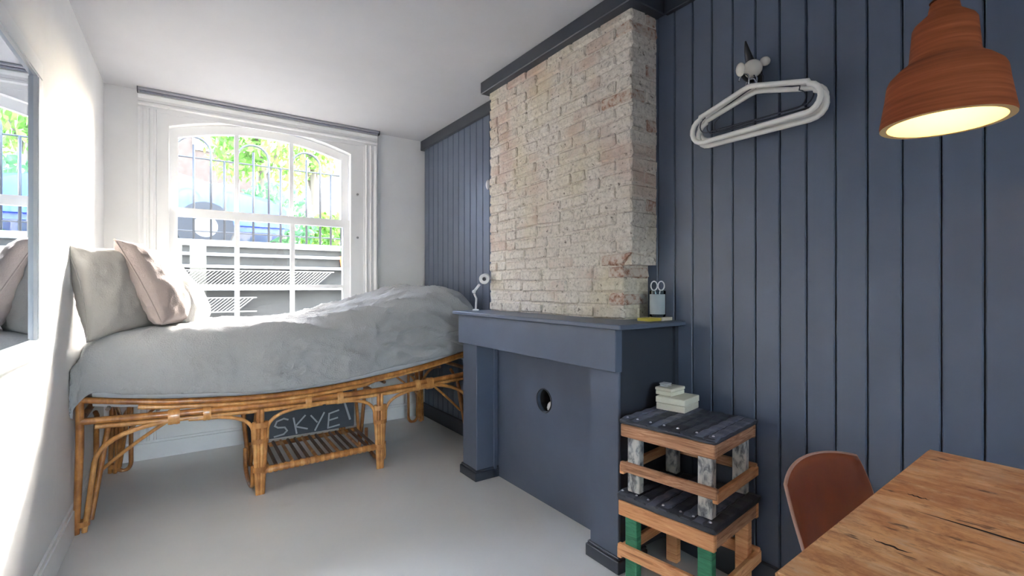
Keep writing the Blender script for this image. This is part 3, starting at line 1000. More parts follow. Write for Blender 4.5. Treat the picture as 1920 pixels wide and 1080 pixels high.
obj('mirror_glass', wallbox(B(), MY0 + FW - .004, MY1 - FW + .004, .002, .012, MZ0 + FW - .004, MZ1 - FW + .004), mm.m, mir)

# ---------------------------------------------------------------- stools
M_orw = wood('orange_pine', [(.25, (140, 86, 46)), (.42, (208, 142, 92)), (.62, (224, 166, 116)), (.8, (234, 190, 146))], (3, 3, 40), 2.0, .65, .25)
M_orw2 = wood('brown_scrap_wood', [(.25, (104, 68, 46)), (.45, (168, 118, 84)), (.62, (198, 152, 116)), (.8, (210, 178, 148))], (3, 3, 40), 2.0, .7, .3)
M_flake = wood('flaking_white_paint', [(.30, (84, 84, 86)), (.42, (132, 134, 136)), (.52, (196, 196, 190)), (.75, (218, 214, 204))], (14, 14, 7), 3.0, .75, .4, dist=.3)
M_green = wood('green_painted_wood', [(.25, (30, 78, 56)), (.5, (50, 122, 88)), (.8, (74, 148, 110))], (4, 4, 30), 2.0, .6, .2)
M_tire = paint('black_rubber_strips', (60, 63, 72), .55, .25, .5, 30, .5, 14)
M_tire2 = paint('worn_rubber_edge', (98, 102, 118), .4, .3, .6, 60, .6, 25)
def stool(name, label, cx, cy, z0, h, hx, hy, rot, leg_m, apr_m, pad_t, apr_h, rail_z, rail_h, seed):
    rnd = random.Random(seed)
    t = thing(name, label, 'stool', (cx, cy, z0), rot, 'stacked stools')
    zt_ = h
    def lp(nm, *a, mat, bev=.003, M=None):
        bm = B(); box(bm, *a, bev=bev, M=M)
        return obj(nm, bm, mat, t, local=True)
    za = zt_ - pad_t - apr_h
    lw, ld = .050, .034
    for sx in (-1, 1):
        for sy in (-1, 1):
            x0, x1 = sorted((sx * (hx - .020), sx * (hx - .020 - ld))); y0, y1 = sorted((sy * (hy - .020), sy * (hy - .020 - lw)))
            lp('leg', x0, x1, y0, y1, 0, zt_ - pad_t - .002, mat=leg_m(sx, sy))
    tb = .019
    # apron boards: the two long ones face -X / +X
    for s in (-1, 1):
        x0, x1 = sorted((s * (hx - .001), s * (hx - .001 - tb)))
        lp('apron_board', x0, x1, -hy + .002, hy - .002, za - rnd.uniform(0, .006), zt_ - pad_t, mat=apr_m[0])
        y0, y1 = sorted((s * (hy - .003), s * (hy - .003 - tb)))
        lp('apron_board', -hx + .022, hx - .022, y0, y1, za + rnd.uniform(0, .008), zt_ - pad_t, mat=apr_m[1])
        lp('rail', x0, x1, -hy - .004, hy + .002, rail_z, rail_z + rail_h, mat=apr_m[0])
        y0, y1 = sorted((s * (hy + .006), s * (hy + .006 - tb)))
        lp('rail', -hx + .004, hx + .004, y0, y1, rail_z - .012, rail_z + rail_h - .012, mat=apr_m[2])
    # seat: a board wrapped in woven rubber strips
    bm = B(); box(bm, -hx - .004, hx + .004, -hy - .004, hy + .004, zt_ - pad_t, zt_ - .006, bev=.010, seg=2)
    seat = obj('seat', bm, M_tire, t, local=True, smooth=True, sharp=60)
    WM[seat.name] = WM[t.name]
    k = 9
    for i in range(k):
        a = -hy - .005 + (2 * hy + .01) * i / k; b_ = a + (2 * hy + .01) / k - .003
        bm = B()
        segs = 10
        prev = None
        for q in range(segs + 1):
            x = -hx - .006 + (2 * hx + .012) * q / segs
            z = zt_ - .006 + .0055 * (1 if (q + i) % 2 else .35) - (.006 if q in (0, segs) else 0)
            cur = [bm.verts.new((x, a, z - .004)), bm.verts.new((x, a + .006, z)), bm.verts.new((x, b_ - .006, z)), bm.verts.new((x, b_, z - .004))]
            if prev:
                for r_ in range(3): bm.faces.new((prev[r_], prev[r_ + 1], cur[r_ + 1], cur[r_]))
            prev = cur
        obj('seat_strip', bm, M_tire2 if rnd.random() < .45 else M_tire, seat, local=True)
    for i in range(7):                                      # studs along the edge that shows
        yy = -hy + .02 + (2 * hy - .04) * i / 6 + rnd.uniform(-.01, .01)
        bm = B(); lathe(bm, [(0, .004), (.0035, .003), (.005, 0)], 0, 0, 8, Matrix.Translation((-hx + .012, yy, zt_ + .0)))
        obj('stud', bm, plain('stud_metal', (196, 196, 206), .35), t, local=True)
    return t
SR = math.radians(9.1)
scx, scy = 1.588, 1.126
stool('stool', 'lower wooden stool of the stack with green legs and black rubber seat', scx, scy, 0.0, .376, .186, .188, SR - .02,
      lambda sx, sy: M_green if sx < 0 else M_orw, (M_orw, M_orw2, M_orw), .034, .056, .13, .045, 3)
stool('stool', 'upper wooden stool of the stack with flaking white legs and boxes on it', scx, scy, .376, .282, .180, .182, SR,
      lambda sx, sy: M_flake, (M_orw2, M_orw2, M_orw), .026, .046, .076, .036, 4)

# ---------------------------------------------------------------- cream boxes on the upper stool
M_cream = plain('cream_card', (222, 218, 198), .6)
M_cream2 = plain('pale_green_card', (212, 206, 186), .6)
M_tan = plain('tan_card', (206, 186, 158), .6)
def cbox(label, cx, cy, z, sx, sy, h, rot, m1, m2, lid=.4):
    t = thing('gift_box', label, 'box', (cx, cy, z), rot, 'boxes on the upper stool')
    bm = B(); box(bm, -sx / 2, sx / 2, -sy / 2, sy / 2, 0, h * (1 - lid) , bev=.002); obj('box_base', bm, m1, t, local=True)
    bm = B(); box(bm, -sx / 2 - .002, sx / 2 + .002, -sy / 2 - .002, sy / 2 + .002, h * (1 - lid) + .001, h, bev=.0025); obj('lid', bm, m2, t, local=True)
    return t
zb = .376 + .282 + .0006
cbox('larger cream lidded box lying directly on the upper stool seat', 1.668, 1.232, zb, .135, .118, .052, math.radians(12), M_cream2, M_cream, .5)
cbox('smaller cream lidded box stacked on the back of the larger one', 1.668, 1.268, zb + .0525, .10, .072, .030, math.radians(6), M_cream, M_cream2, .45)
cbox('tiny grey tin on top of the cream boxes', 1.652, 1.278, zb + .083, .036, .034, .014, math.radians(10), plain('tin_grey', (190, 190, 190), .35), plain('tin_white', (214, 214, 216), .35), .4)

# ---------------------------------------------------------------- table
def table_wood():
    m = N('worn_table_wood')
    v = m.coord('Object', (6, 1.6, 6))
    f = m.noise(v, 2.6, 8, 0.66, 1.3)
    f2 = m.noise(m.coord('Object', (60, 5, 60)), 1.6, 6, 0.7, .6)
    c = m.ramp(f, [(.26, lin((178, 116, 70))), (.42, lin((214, 154, 100))), (.55, lin((228, 174, 120))), (.72, lin((240, 204, 156)))])
    c = m.mix(m.ramp(f2, [(.30, g(.55)), (.46, BLACK)]), c, lin((160, 98, 56)))
    blot = m.ramp(m.noise(m.coord('Object', (3.5, 1.6, 3)), 2.4, 5, .7), [(.36, g(.6)), (.52, BLACK)])
    c = m.mix(blot, c, lin((172, 106, 62)))
    gry = m.ramp(m.noise(m.coord('Object', (2.2, 2.2, 2)), 2.1, 4, .6), [(.55, BLACK), (.72, g(.4))])
    c = m.mix(gry, c, lin((196, 170, 140)))
    pits = m.ramp(m.noise(m.coord('Object', (46, 14, 46)), 1.0, 3, .6), [(.30, g(.85)), (.37, BLACK)])
    c = m.mix(pits, c, lin((80, 46, 28)))
    mot = m.noise(m.coord('Object', (1.0, .55, 1)), 34, 5, .75)
    c = m.mix(m.ramp(mot, [(.36, g(.7)), (.50, BLACK)]), c, lin((166, 104, 62)))
    c = m.mix(m.ramp(mot, [(.55, BLACK), (.70, g(.5))]), c, lin((222, 192, 158)))
    m.col(c); m.set(rough=.6)
    m.bump(mot, .3, .003)
    return m.m
M_table = table_wood()
M_crack = plain('dark_crack', (46, 28, 18), .95)
TZ = .75
tb = thing('dining_table', 'worn raw wood table at the right edge of the room', 'table', (1.107, -.30, 0), 0)
bm = B()
P = [(.690, .350), (1.527, .398), (1.527, -1.05), (.690, -1.05)]
prism(bm, P, 'z', TZ - .036, TZ)
bmesh.ops.bevel(bm, geom=bm.edges[:], offset=.0035, segments=2, affect='EDGES')
top = obj('tabletop', bm, M_table, tb)
def crack(pts, wd):
    b = B(); L, Rr = [], []
    for i, p in enumerate(pts):
        s = wd * math.sin(PI * (i + .35) / (len(pts) - .3))
        L.append(b.verts.new((p[0] - s, p[1], TZ + .0006))); Rr.append(b.verts.new((p[0] + s, p[1], TZ + .0006)))
    for i in range(len(pts) - 1): b.faces.new((L[i], L[i + 1], Rr[i + 1], Rr[i]))
    obj('crack', b, M_crack, top)
rr = random.Random(5)
for x0, ya_, yb_, wd in ((1.083, .30, .05, .0035), (.905, .305, .255, .003), (1.16, .335, .300, .003), (1.105, -.1, -.6, .003), (1.27, .10, -.12, .0025), (.83, .2, .17, .0025)):
    crack([(x0 + rr.uniform(-.003, .003), ya_ + (yb_ - ya_) * i / 9) for i in range(10)], wd)
for (lx, ly) in ((.76, .03), (1.45, .03), (.76, -.97), (1.45, -.97)):
    obj('leg', bx(lx - .033, lx + .033, ly - .033, ly + .033, 0, TZ - .037, bev=.004), M_table, tb)
obj('apron', bx(.795, 1.415, .02, .045, TZ - .13, TZ - .037), M_table, tb)
obj('apron', bx(.745, .770, -.93, -.005, TZ - .13, TZ - .037), M_table, tb)
obj('apron', bx(1.44, 1.465, -.93, -.005, TZ - .13, TZ - .037), M_table, tb)

# ---------------------------------------------------------------- chair
def leather(name, rgb):
    m = N(name); v = m.coord('Object')
    c = lin(rgb)
    f = m.noise(v, 9, 5)
    m.col(m.ramp(f, [(.3, tuple(x * .8 for x in c[:3]) + (1,)), (.7, tuple(x * 1.12 for x in c[:3]) + (1,))]))
    m.set(rough=.33, spec=.55); m.bump(m.noise(v, 260, 2), .08, .001)
    return m.m
M_lea = leather('tan_leather', (152, 82, 46))
M_leae = leather('leather_piping', (188, 150, 132))
M_chr = metal('chrome', (205, 208, 212), .18)
CHX, CHY, CHR = 1.378, .530, math.radians(-2)
ch = thing('leather_chair', 'brown leather shell chair tucked in behind the wooden table', 'chair', (CHX, CHY - .22, 0), CHR)
def shell(bm, w_, h_, thick, place, n=22, m=20):
    front, back = [], []
    for i in range(n + 1):
        a, b = [], []
        for j in range(m + 1):
            u, v = 2 * i / n - 1, 2 * j / m - 1
            # square-to-rounded-rectangle mapping
            k = .52
            uu = u * math.sqrt(1 - k * v * v / 2 ); vv = v * math.sqrt(1 - k * u * u / 2 )
            edge = max(abs(u), abs(v))
            t = thick * (1 - edge ** 6 * .75)
            a.append(bm.verts.new(place(uu * w_ / 2, vv * h_ / 2, -t / 2)))
            b.append(bm.verts.new(place(uu * w_ / 2, vv * h_ / 2, t / 2)))
        front.append(a); back.append(b)
    for i in range(n):
        for j in range(m):
            bm.faces.new((front[i][j], front[i + 1][j], front[i + 1][j + 1], front[i][j + 1]))
            bm.faces.new((back[i][j], back[i][j + 1], back[i + 1][j + 1], back[i + 1][j]))
    rim = [(i, 0) for i in range(n)] + [(n, j) for j in range(m)] + [(i, m) for i in range(n, 0, -1)] + [(0, j) for j in range(m, 0, -1)]
    for (p, q) in zip(rim, rim[1:] + rim[:1]):
        bm.faces.new((front[p[0]][p[1]], back[p[0]][p[1]], back[q[0]][q[1]], front[q[0]][q[1]]))
    return [((front[p[0]][p[1]].co + back[p[0]][p[1]].co) / 2).copy() for p in rim]
BKW, BKH = .385, .345
def back_place(a, b, t):
    a *= 1 + .136 * b / (BKH / 2)
    z = .526 + b
    y = .250 + b * .32 - .9 * a * a + t        # concave towards the table (-Y), leaning back
    return V((a, y, z))
bm = B(); rimp = shell(bm, BKW, BKH, .030, back_place)
bk = obj('backrest', bm, M_lea, ch, smooth=True, sharp=70, local=True)
obj('piping', tube(B(), rimp, .0045, 6, closed=True), M_leae, bk, smooth=True, local=True)
def seat_place(a, b, t): return V((a, b + .0, .375 + 1.0 * a * a + .25 * b * b - t))
bm = B(); rimp = shell(bm, .42, .40, .035, seat_place)
se = obj('seat', bm, M_lea, ch, smooth=True, sharp=70, local=True)
obj('piping', tube(B(), rimp, .0045, 6, closed=True), M_leae, se, smooth=True, local=True)
for s in (-1, 1):
    obj('back_support', tube(B(), arc_pts((s * .10, .02, .362), (s * .09, .215, .44), (s * .10, .24, .34), 8), .008), M_chr, ch, smooth=True, local=True)
    for q in (-1, 1):
        obj('leg', tube(B(), [(s * .12, q * .10, .362), (s * .20, q * .19, .0)], [.011, .009]), M_chr, ch, smooth=True, local=True)

# ---------------------------------------------------------------- pendant lamp
def terracotta():
    m = N('terracotta')
    v = m.coord('Object', (1, 1, 26))
    f = m.noise(v, 4, 5, .6)
    f2 = m.noise(m.coord('Object'), 160, 2)
    m.col(m.ramp(f, [(.3, lin((116, 56, 30))), (.55, lin((142, 74, 42))), (.75, lin((164, 94, 58)))]))
    m.set(rough=.85, spec=.25); m.bump(f2, .15, .001)
    return m.m
M_terra = terracotta()
LX, LY, LZ = 1.265, .305, 1.478
lamp = thing('pendant_lamp', 'lit terracotta pendant lamp hanging above the wooden table', 'lamp', (LX, LY, LZ), 0)
outp = [(.104, 0), (.1045, .006), (.1005, .030), (.0955, .062), (.092, .090), (.088, .099), (.074, .114), (.0585, .126), (.0555, .134), (.0530, .165), (.0505, .196), (.0470, .203), (.026, .222), (.0235, .236), (.0215, .243), (0, .245)]
inp = [(0, .228), (.020, .214), (.043, .194), (.046, .165), (.048, .132), (.052, .120), (.078, .094), (.084, .062), (.0885, .030), (.0905, .004), (.092, 0)]
bm = B(); lathe(bm, [(r, LZ + z) for r, z in outp], LX, LY, 56)
bmi = B(); lathe(bmi, [(r, LZ + z) for r, z in inp] + [(.104, LZ)], LX, LY, 56)
sh = obj('lamp_shade', bm, M_terra, lamp, smooth=True, sharp=50)
M_inner = paint('cream_glaze', (238, 208, 150), .6, .02, 0)
obj('shade_lining', bmi, [M_inner], sh, smooth=True, sharp=50)
bm = B(); lathe(bm, [(.0235, LZ + .246), (.010, LZ + .249), (.006, LZ + .262), (0, LZ + .263)], LX, LY, 20); obj('cord_grip', bm, M_terra, lamp, smooth=True)
obj('cord', tube(B(), [(LX - .004, LY, LZ + .26), (LX - .004, LY, H - .012)], .0032, 8), plain('pale_cord', (205, 200, 190), .7), lamp)
bm = B(); lathe(bm, [(0, H - .001), (.045, H - .001), (.045, H - .02), (.02, H - .03), (0, H - .03)], LX - .004, LY, 24); obj('ceiling_rose', bm, M_trimw, lamp, smooth=True, sharp=40)
bm = B(); lathe(bm, [(0, LZ + .215), (.018, LZ + .212), (.018, LZ + .150), (0, LZ + .148)], LX, LY, 16); obj('bulb_holder', bm, plain('bulb_holder', (60, 50, 44), .5), lamp)
bulb = N('lit_bulb')
bulb.b.inputs['Emission Color'].default_value = (1.0, .80, .50, 1); bulb.b.inputs['Emission Strength'].default_value = 3.5
bm = B(); lathe(bm, [(0, LZ + .042), (.016, LZ + .045), (.026, LZ + .058), (.029, LZ + .075), (.025, LZ + .095), (.015, LZ + .118), (.013, LZ + .148)], LX, LY, 24)
obj('bulb', bm, bulb.m, lamp, smooth=True)
pl = bpy.data.lights.new('lamp_light', 'POINT'); pl.energy = .27; pl.color = (1.0, .72, .40); pl.shadow_soft_size = .02
po = bpy.data.objects.new('lamp_light', pl); C.objects.link(po); po.parent = lamp; po.location = (0, 0, .025)

# ---------------------------------------------------------------- coat hook and hangers
HKY, HKZ = .985, 1.945
M_iron = plain('black_iron', (24, 25, 28), .4)
M_por = plain('white_porcelain', (226, 218, 204), .25)
hk = thing('coat_hook', 'black iron coat hook with white porcelain knobs on the boarded wall', 'coat hook', (XR, HKY, HKZ))
bm = B(); box(bm, XR - .007, XR, HKY - .02, HKY + .02, HKZ - .03, HKZ + .06, bev=.003)
obj('back_plate', bm, M_iron, hk)
obj('arm', tube(B(), arc_pts((XR - .005, HKY, HKZ + .0), (XR - .115, HKY, HKZ - .005), (XR - .07, HKY, HKZ - .045), 8), .007), M_iron, hk, smooth=True)
obj('prong', tube(B(), arc_pts((XR - .008, HKY - .004, HKZ + .030), (XR - .085, HKY, HKZ + .118), (XR - .055, HKY, HKZ + .02), 8), [.014, .019, .021, .020, .018, .015, .012, .008, .003]), M_iron, hk, smooth=True)
def knob(c, r, sx=1.0, sz=1.0, nm='knob'):
    b = B(); lathe(b, [(r * math.sin(PI * i / 10), -r * math.cos(PI * i / 10)) for i in range(11)], 0, 0, 18)
    for v in b.verts: v.co = V((c[0] + v.co.x * sx, c[1] + v.co.y, c[2] + v.co.z * sz))
    return obj(nm, b, M_por, hk, smooth=True)
knob((XR - .050, HKY - .008, HKZ + .022), .034, 1.0, .95)
knob((XR - .022, HKY - .040, HKZ + .045), .018, 1.1, .9)
knob((XR - .118, HKY, HKZ + .004), .017, .8, 1.5)
M_hw = plain('white_plastic', (238, 234, 226), .35)
M_hwire = metal('dark_wire', (70, 72, 80), .35)
def hanger(kind, x, dy, dz, tilt, label):
    th = thing('clothes_hanger', label, 'hanger', (x, HKY - .025 + dy, 1.89 + dz), 0, 'hangers on the coat hook')
    ny, nz = HKY - .025 + dy, 1.885 + dz
    hw, dr, r = (.235, .155, .0098) if kind == 'plastic' else (.215, .125, .0022)
    pts = [(0, 0), (.03, -.006)]
    pts += [(hw - .06, -.046), (hw - .035, -.052)]
    rr_ = .048 if kind == 'plastic' else .03
    cyy, czz = hw - .045, -dr + rr_
    for i in range(9):
        a = math.radians(75 - 165 * i / 8)
        pts.append((cyy + rr_ * math.cos(a), czz + rr_ * math.sin(a)))
    full = [(-p[0], p[1]) for p in pts[1:]][::-1]
    loop = full + pts                                   # left shoulder -> neck -> right shoulder -> right end
    mir_ = []
    loop3 = [V((x, ny + p[0] * math.cos(tilt) - p[1] * math.sin(tilt), nz + p[0] * math.sin(tilt) + p[1] * math.cos(tilt))) for p in loop]
    obj('hanger_body', tube(B(), loop3, r, 8, closed=True), M_hw if kind == 'plastic' else M_hwire, th, smooth=True)
    hkp = [(0, 0), (0, .028)] + [(.019 - .019 * math.cos(math.radians(a)), .034 + .019 * math.sin(math.radians(a))) for a in range(0, 200, 20)]
    obj('hanger_hook', tube(B(), [V((x, ny + p[0], nz + p[1])) for p in hkp], .0024 if kind == 'plastic' else .002, 6), M_hwire if kind != 'plastic' else M_chr, th, smooth=True)
    return th
hanger('plastic', XR - .104, .000, -.004, -.012, 'white plastic hanger hanging frontmost on the coat hook')
hanger('wire', XR - .086, .012, .002, .02, 'dark wire hanger just behind the frontmost white one')
hanger('plastic', XR - .070, -.006, -.016, .006, 'middle one of the three white plastic hangers on the coat hook')
hanger('wire', XR - .058, .004, .008, -.025, 'dark wire hanger between the middle and rear white hangers')
hanger('plastic', XR - .040, .006, .012, .022, 'rearmost of the three white plastic hangers on the coat hook')
hanger('wire', XR - .028, -.012, .010, .0, 'dark wire hanger nearest the boarded wall')

# ---------------------------------------------------------------- things on the mantel
mz = 1.0022
nb = thing('note_block', 'small yellow and white note block under the glass of scissors', 'note block', (1.742, 1.395, mz))
obj('cover_sheet', bx(1.655, 1.735, 1.365, 1.43, mz, mz + .013, bev=.001), plain('yellow_paper', (190, 172, 70), .8), nb)
obj('paper_stack', bx(1.7355, 1.805, 1.36, 1.43, mz, mz + .015, bev=.001), plain('cream_paper', (206, 198, 182), .8), nb)
jx, jy, jz = 1.752, 1.398, mz + .0158
m = N('jar_glass'); m.col((.92, .96, .96, 1)); m.set(rough=.04, trans=1.0); m.b.inputs['IOR'].default_value = 1.3
jar = thing('glass_jar', 'clear glass tumbler holding scissors at the right end of the mantel', 'jar', (jx, jy, jz))
bm = B(); lathe(bm, [(0, jz), (.033, jz), (.035, jz + .004), (.035, jz + .115), (.033, jz + .116), (.0325, jz + .008), (0, jz + .007)], jx, jy, 28)
obj('tumbler', bm, glass_mat('tumbler_glass', (.78, .84, .86, 1)), jar, smooth=True, sharp=40)
bm = B(); lathe(bm, [(.0353, jz + .012), (.0353, jz + .10)], jx, jy, 28)
for f in list(bm.faces):
    c = f.calc_center_median()
    if (c.x - jx) * -.8 + (c.y - jy) * -.6 < .012: bm.faces.remove(f)
obj('jar_sheen', bm, plain('jar_sheen_grey', (150, 160, 164), .5), jar, smooth=True)  # added grey patch paints the sheen of the glass, no paper there
sc = thing('scissors', 'pair of steel scissors with looped handles upright in the tumbler', 'scissors', (jx, jy, jz + .012))
M_ste = metal('scissor_steel', (215, 218, 222), .22)
for s in (-1, 1):
    cx_, cy_ = jx + s * .013, jy - s * .009
    blade = tube(B(), [(jx - s * .008, jy + s * .005, jz + .013), (jx + s * .002, jy - s * .002, jz + .075), (cx_ - s * .004, cy_, jz + .118)], [.002, .0045, .003], 6)
    bl_ = obj('blade', blade, M_ste, sc)
    lp_ = [(cx_ + .014 * math.cos(2 * PI * i / 20) * .82, cy_ - .014 * math.cos(2 * PI * i / 20) * .57, jz + .137 + .020 * math.sin(2 * PI * i / 20)) for i in range(20)]
    obj('handle_loop', tube(B(), lp_, .0027, 6, closed=True), plain('white_handle', (228, 228, 226), .4), bl_, smooth=True)

# desk lamp at the left end of the mantel
dl = thing('desk_lamp', 'small white adjustable lamp at the left end of the mantel', 'lamp', (1.552, 2.648, mz))
M_lw = plain('lamp_white', (232, 232, 234), .3)
bx_, by_ = 1.552, 2.648
bm = B(); lathe(bm, [(0, mz), (.020, mz), (.020, mz + .006), (.006, mz + .010), (0, mz + .010)], bx_, by_, 20); obj('base', bm, M_lw, dl, smooth=True, sharp=40)
obj('stem', tube(B(), [(bx_, by_, mz + .008), (bx_ + .004, by_, mz + .075), (bx_ - .008, by_ + .006, mz + .105)], .0065), M_lw, dl, smooth=True)
k = B(); lathe(k, [(.012 * math.sin(PI * i / 8), -.012 * math.cos(PI * i / 8)) for i in range(9)], 0, 0, 12, Matrix.Translation((bx_ - .010, by_ + .006, mz + .118))); obj('joint', k, M_lw, dl, smooth=True)
obj('arm', tube(B(), [(bx_ - .010, by_ + .006, mz + .118), (bx_ + .022, by_ - .012, mz + .165)], .008), M_lw, dl, smooth=True)
hd = Matrix.Translation((bx_ + .045, by_ - .032, mz + .20)) @ V((-.62, -.70, -.18)).to_track_quat('Z', 'Y').to_matrix().to_4x4()
bm = B(); lathe(bm, [(.012, -.075), (.022, -.07), (.030, -.03), (.033, .012), (.031, .014), (.026, .010), (.014, .010), (.012, .004), (0, .004)], 0, 0, 24, hd)
obj('lamp_head', bm, M_lw, dl, smooth=True, sharp=40)
bm = B(); lathe(bm, [(.0115, .0108), (.006, .0125), (0, .013)], 0, 0, 16, hd); obj('lens', bm, plain('dark_lens', (50, 52, 58), .2), dl, smooth=True)

# white peg on the far boarding
pg = thing('wall_peg', 'small white oval peg on the boarding left of the bricks', 'peg', (XR, 2.90, 1.87))
b = B(); lathe(b, [(.017 * math.sin(PI * i / 10), -.036 * math.cos(PI * i / 10)) for i in range(11)], XR - .02, 2.90, 16); obj('knob', b, M_lw, pg, smooth=True)
obj('stalk', tube(B(), [(XR, 2.90, 1.90 - .03 + .0), (XR - .02, 2.90, 1.87)], .006), M_iron, pg)
for v in pg.children[0].data.vertices: v.co.z += 1.87 * 0
pg.children[0].location.z += 1.87

# ---------------------------------------------------------------- outside: light well, street, car, trees, houses
M_conc = paint('well_concrete', (58, 59, 58), .9, .15, .3, 20, .2, 3)
M_stone = paint('white_coping_stone', (140, 140, 138), .8, .05, .1, 30, .2, 4)
M_pave = paint('street_paving', (96, 95, 93), .9, .08, .2, 12, .2, 1)
SZT = 1.60
YW = 5.60
struct('floor_light_well', bx(-1.6, 3.2, YB + .3, YW, .25, .35), M_conc)
bm = B(); box(bm, -1.6, 3.2, YW, YW + .35, .25, SZT - .05)
ww = struct('wall_light_well', bm, M_conc)
for z0, z1, d in ((SZT - .05, SZT + .01, .05), (1.455, 1.485, .06), (1.335, 1.365, .09), (1.115, 1.15, .10)):
    obj('ledge', bx(-1.6, 3.2, YW - d, YW + .30, z0, z1, bev=.004), M_stone, ww)
struct('wall_light_well_side', bx(2.7, 3.0, YB + .3, YW, .25, SZT), M_conc)
struct('wall_light_well_end', bx(-1.5, -1.2, YB + .3, YW, .25, SZT), M_conc)
struct('ground_street', bx(-40, 40, YW + .35, 60, 1.3, SZT - .02), M_pave)
# ground behind the house, seen by the added rear doors only
struct('ground_garden', bx(-20, 20, -30, YR - .2, -.15, -.02), M_pave)

def lattice(x0, x1, z0, z1, y, label):
    t = thing('lattice_panel', label, 'lattice', ((x0 + x1) / 2, y, z0), 0, 'lattice panels in the light well')
    h = z1 - z0
    m = plain('weathered_lattice', (120, 118, 112), .8)
    obj('frame_rail', bx(x0, x1, y - .012, y + .012, z1 - .012, z1), m, t)
    obj('frame_rail', bx(x0, x1, y - .012, y + .012, z0, z0 + .012), m, t)
    n = int((x1 - x0 - h) / .034)
    me = None
    for i in range(n):
        a = x0 + .01 + i * .034
        if me is None:
            b = B(); prism(b, [(0, .01), (.014, .01), (h + .012, h - .01), (h - .002, h - .01)], 'y', -.006, .006)
            me = mesh_of('slat', b); me.materials.append(m)
        inst('slat', me, t, (a, y, z0))
lattice(-.15, 1.42, 1.152, 1.318, YW - .085, 'pale slanted slat lattice on the middle ledge of the light well')
lattice(-.15, .66, .90, 1.05, YW - .10, 'pale slanted slat lattice low in the light well')
obj_p = thing('plant_pot', 'orange clay pot on the ledge outside the window', 'plant pot', (1.55, YW - .10, 1.37))
b = B(); lathe(b, [(0, 1.3655), (.04, 1.3655), (.055, 1.46), (.06, 1.462), (.06, 1.49), (.05, 1.49), (.048, 1.46), (0, 1.455)], 1.55, YW - .045, 20)
obj('pot', b, plain('clay_orange', (206, 112, 50), .7), obj_p, smooth=True, sharp=40)
def leaves(bm, c, rad, n, size, rnd, flat=1.0):
    for _ in range(n):
        while True:
            p = V((rnd.uniform(-1, 1), rnd.uniform(-1, 1), rnd.uniform(-1, 1)))
            if .25 < p.length < 1: break
        p = V((p.x * rad[0], p.y * rad[1], p.z * rad[2])) + V(c)
        s = size * rnd.uniform(.6, 1.3)
        q = Euler((rnd.uniform(0, 6), rnd.uniform(0, 6), rnd.uniform(0, 6))).to_matrix()
        quad(bm, [p + q @ V(v) * s for v in ((-.5, 0, 0), (0, -.28, .05), (.5, 0, 0), (0, .28, .05))])
def leaf_mat(name, a, b_):
    m = N(name)
    f = m.noise(m.coord('World'), 6, 3)
    c = m.ramp(f, [(.3, lin(a)), (.7, lin(b_))])
    m.col(c); m.set(rough=.6, spec=.3)
    tl = m.n('BsdfTranslucent'); m.l(c, tl.inputs[0])
    mx = m.n('MixShader'); mx.inputs[0].default_value = .45
    m.l(m.b.outputs[0], mx.inputs[1]); m.l(tl.outputs[0], mx.inputs[2]); m.l(mx.outputs[0], m.out.inputs[0])
    return m.m
M_l1 = leaf_mat('fresh_leaves', (70, 112, 40), (116, 156, 66))
M_l2 = leaf_mat('dark_leaves', (48, 84, 52), (84, 124, 80))
b = B(); leaves(b, (1.55, YW - .045, 1.56), (.07, .07, .09), 60, .05, random.Random(2))
setp(obj('foliage', b, M_l2, obj_p), kind='stuff')

# hoop-topped railing on the kerb
fe = thing('railing', 'black iron railing with hoop tops along the street kerb', 'railing', (.6, YW + .08, SZT + .01))
M_fe = plain('railing_iron', (26, 27, 30), .5)
fy = YW + .08
def bar(nm, pts, r=.012): obj(nm, tube(B(), pts, r, 6), M_fe, fe, smooth=True)
bar('rail', [(-2.6, fy, 1.70), (4.6, fy, 1.70)], .008)
bar('rail', [(-2.6, fy, 2.42), (4.6, fy, 2.42)], .008)
for i in range(-5, 9):
    x = .13 + .52 * i
    hw = .145
    pts = [(x - hw, fy, SZT + .012), (x - hw, fy, 2.48)] + [(x - hw * math.cos(PI * k / 12), fy, 2.48 + hw * math.sin(PI * k / 12)) for k in range(1, 12)] + [(x + hw, fy, 2.48), (x + hw, fy, SZT + .012)]
    bar('hoop', pts)
    bar('upright', [(x, fy, SZT + .012), (x, fy, 2.55)])
    bar('upright', [(x + .26, fy, SZT + .012), (x + .26, fy, 2.42)])

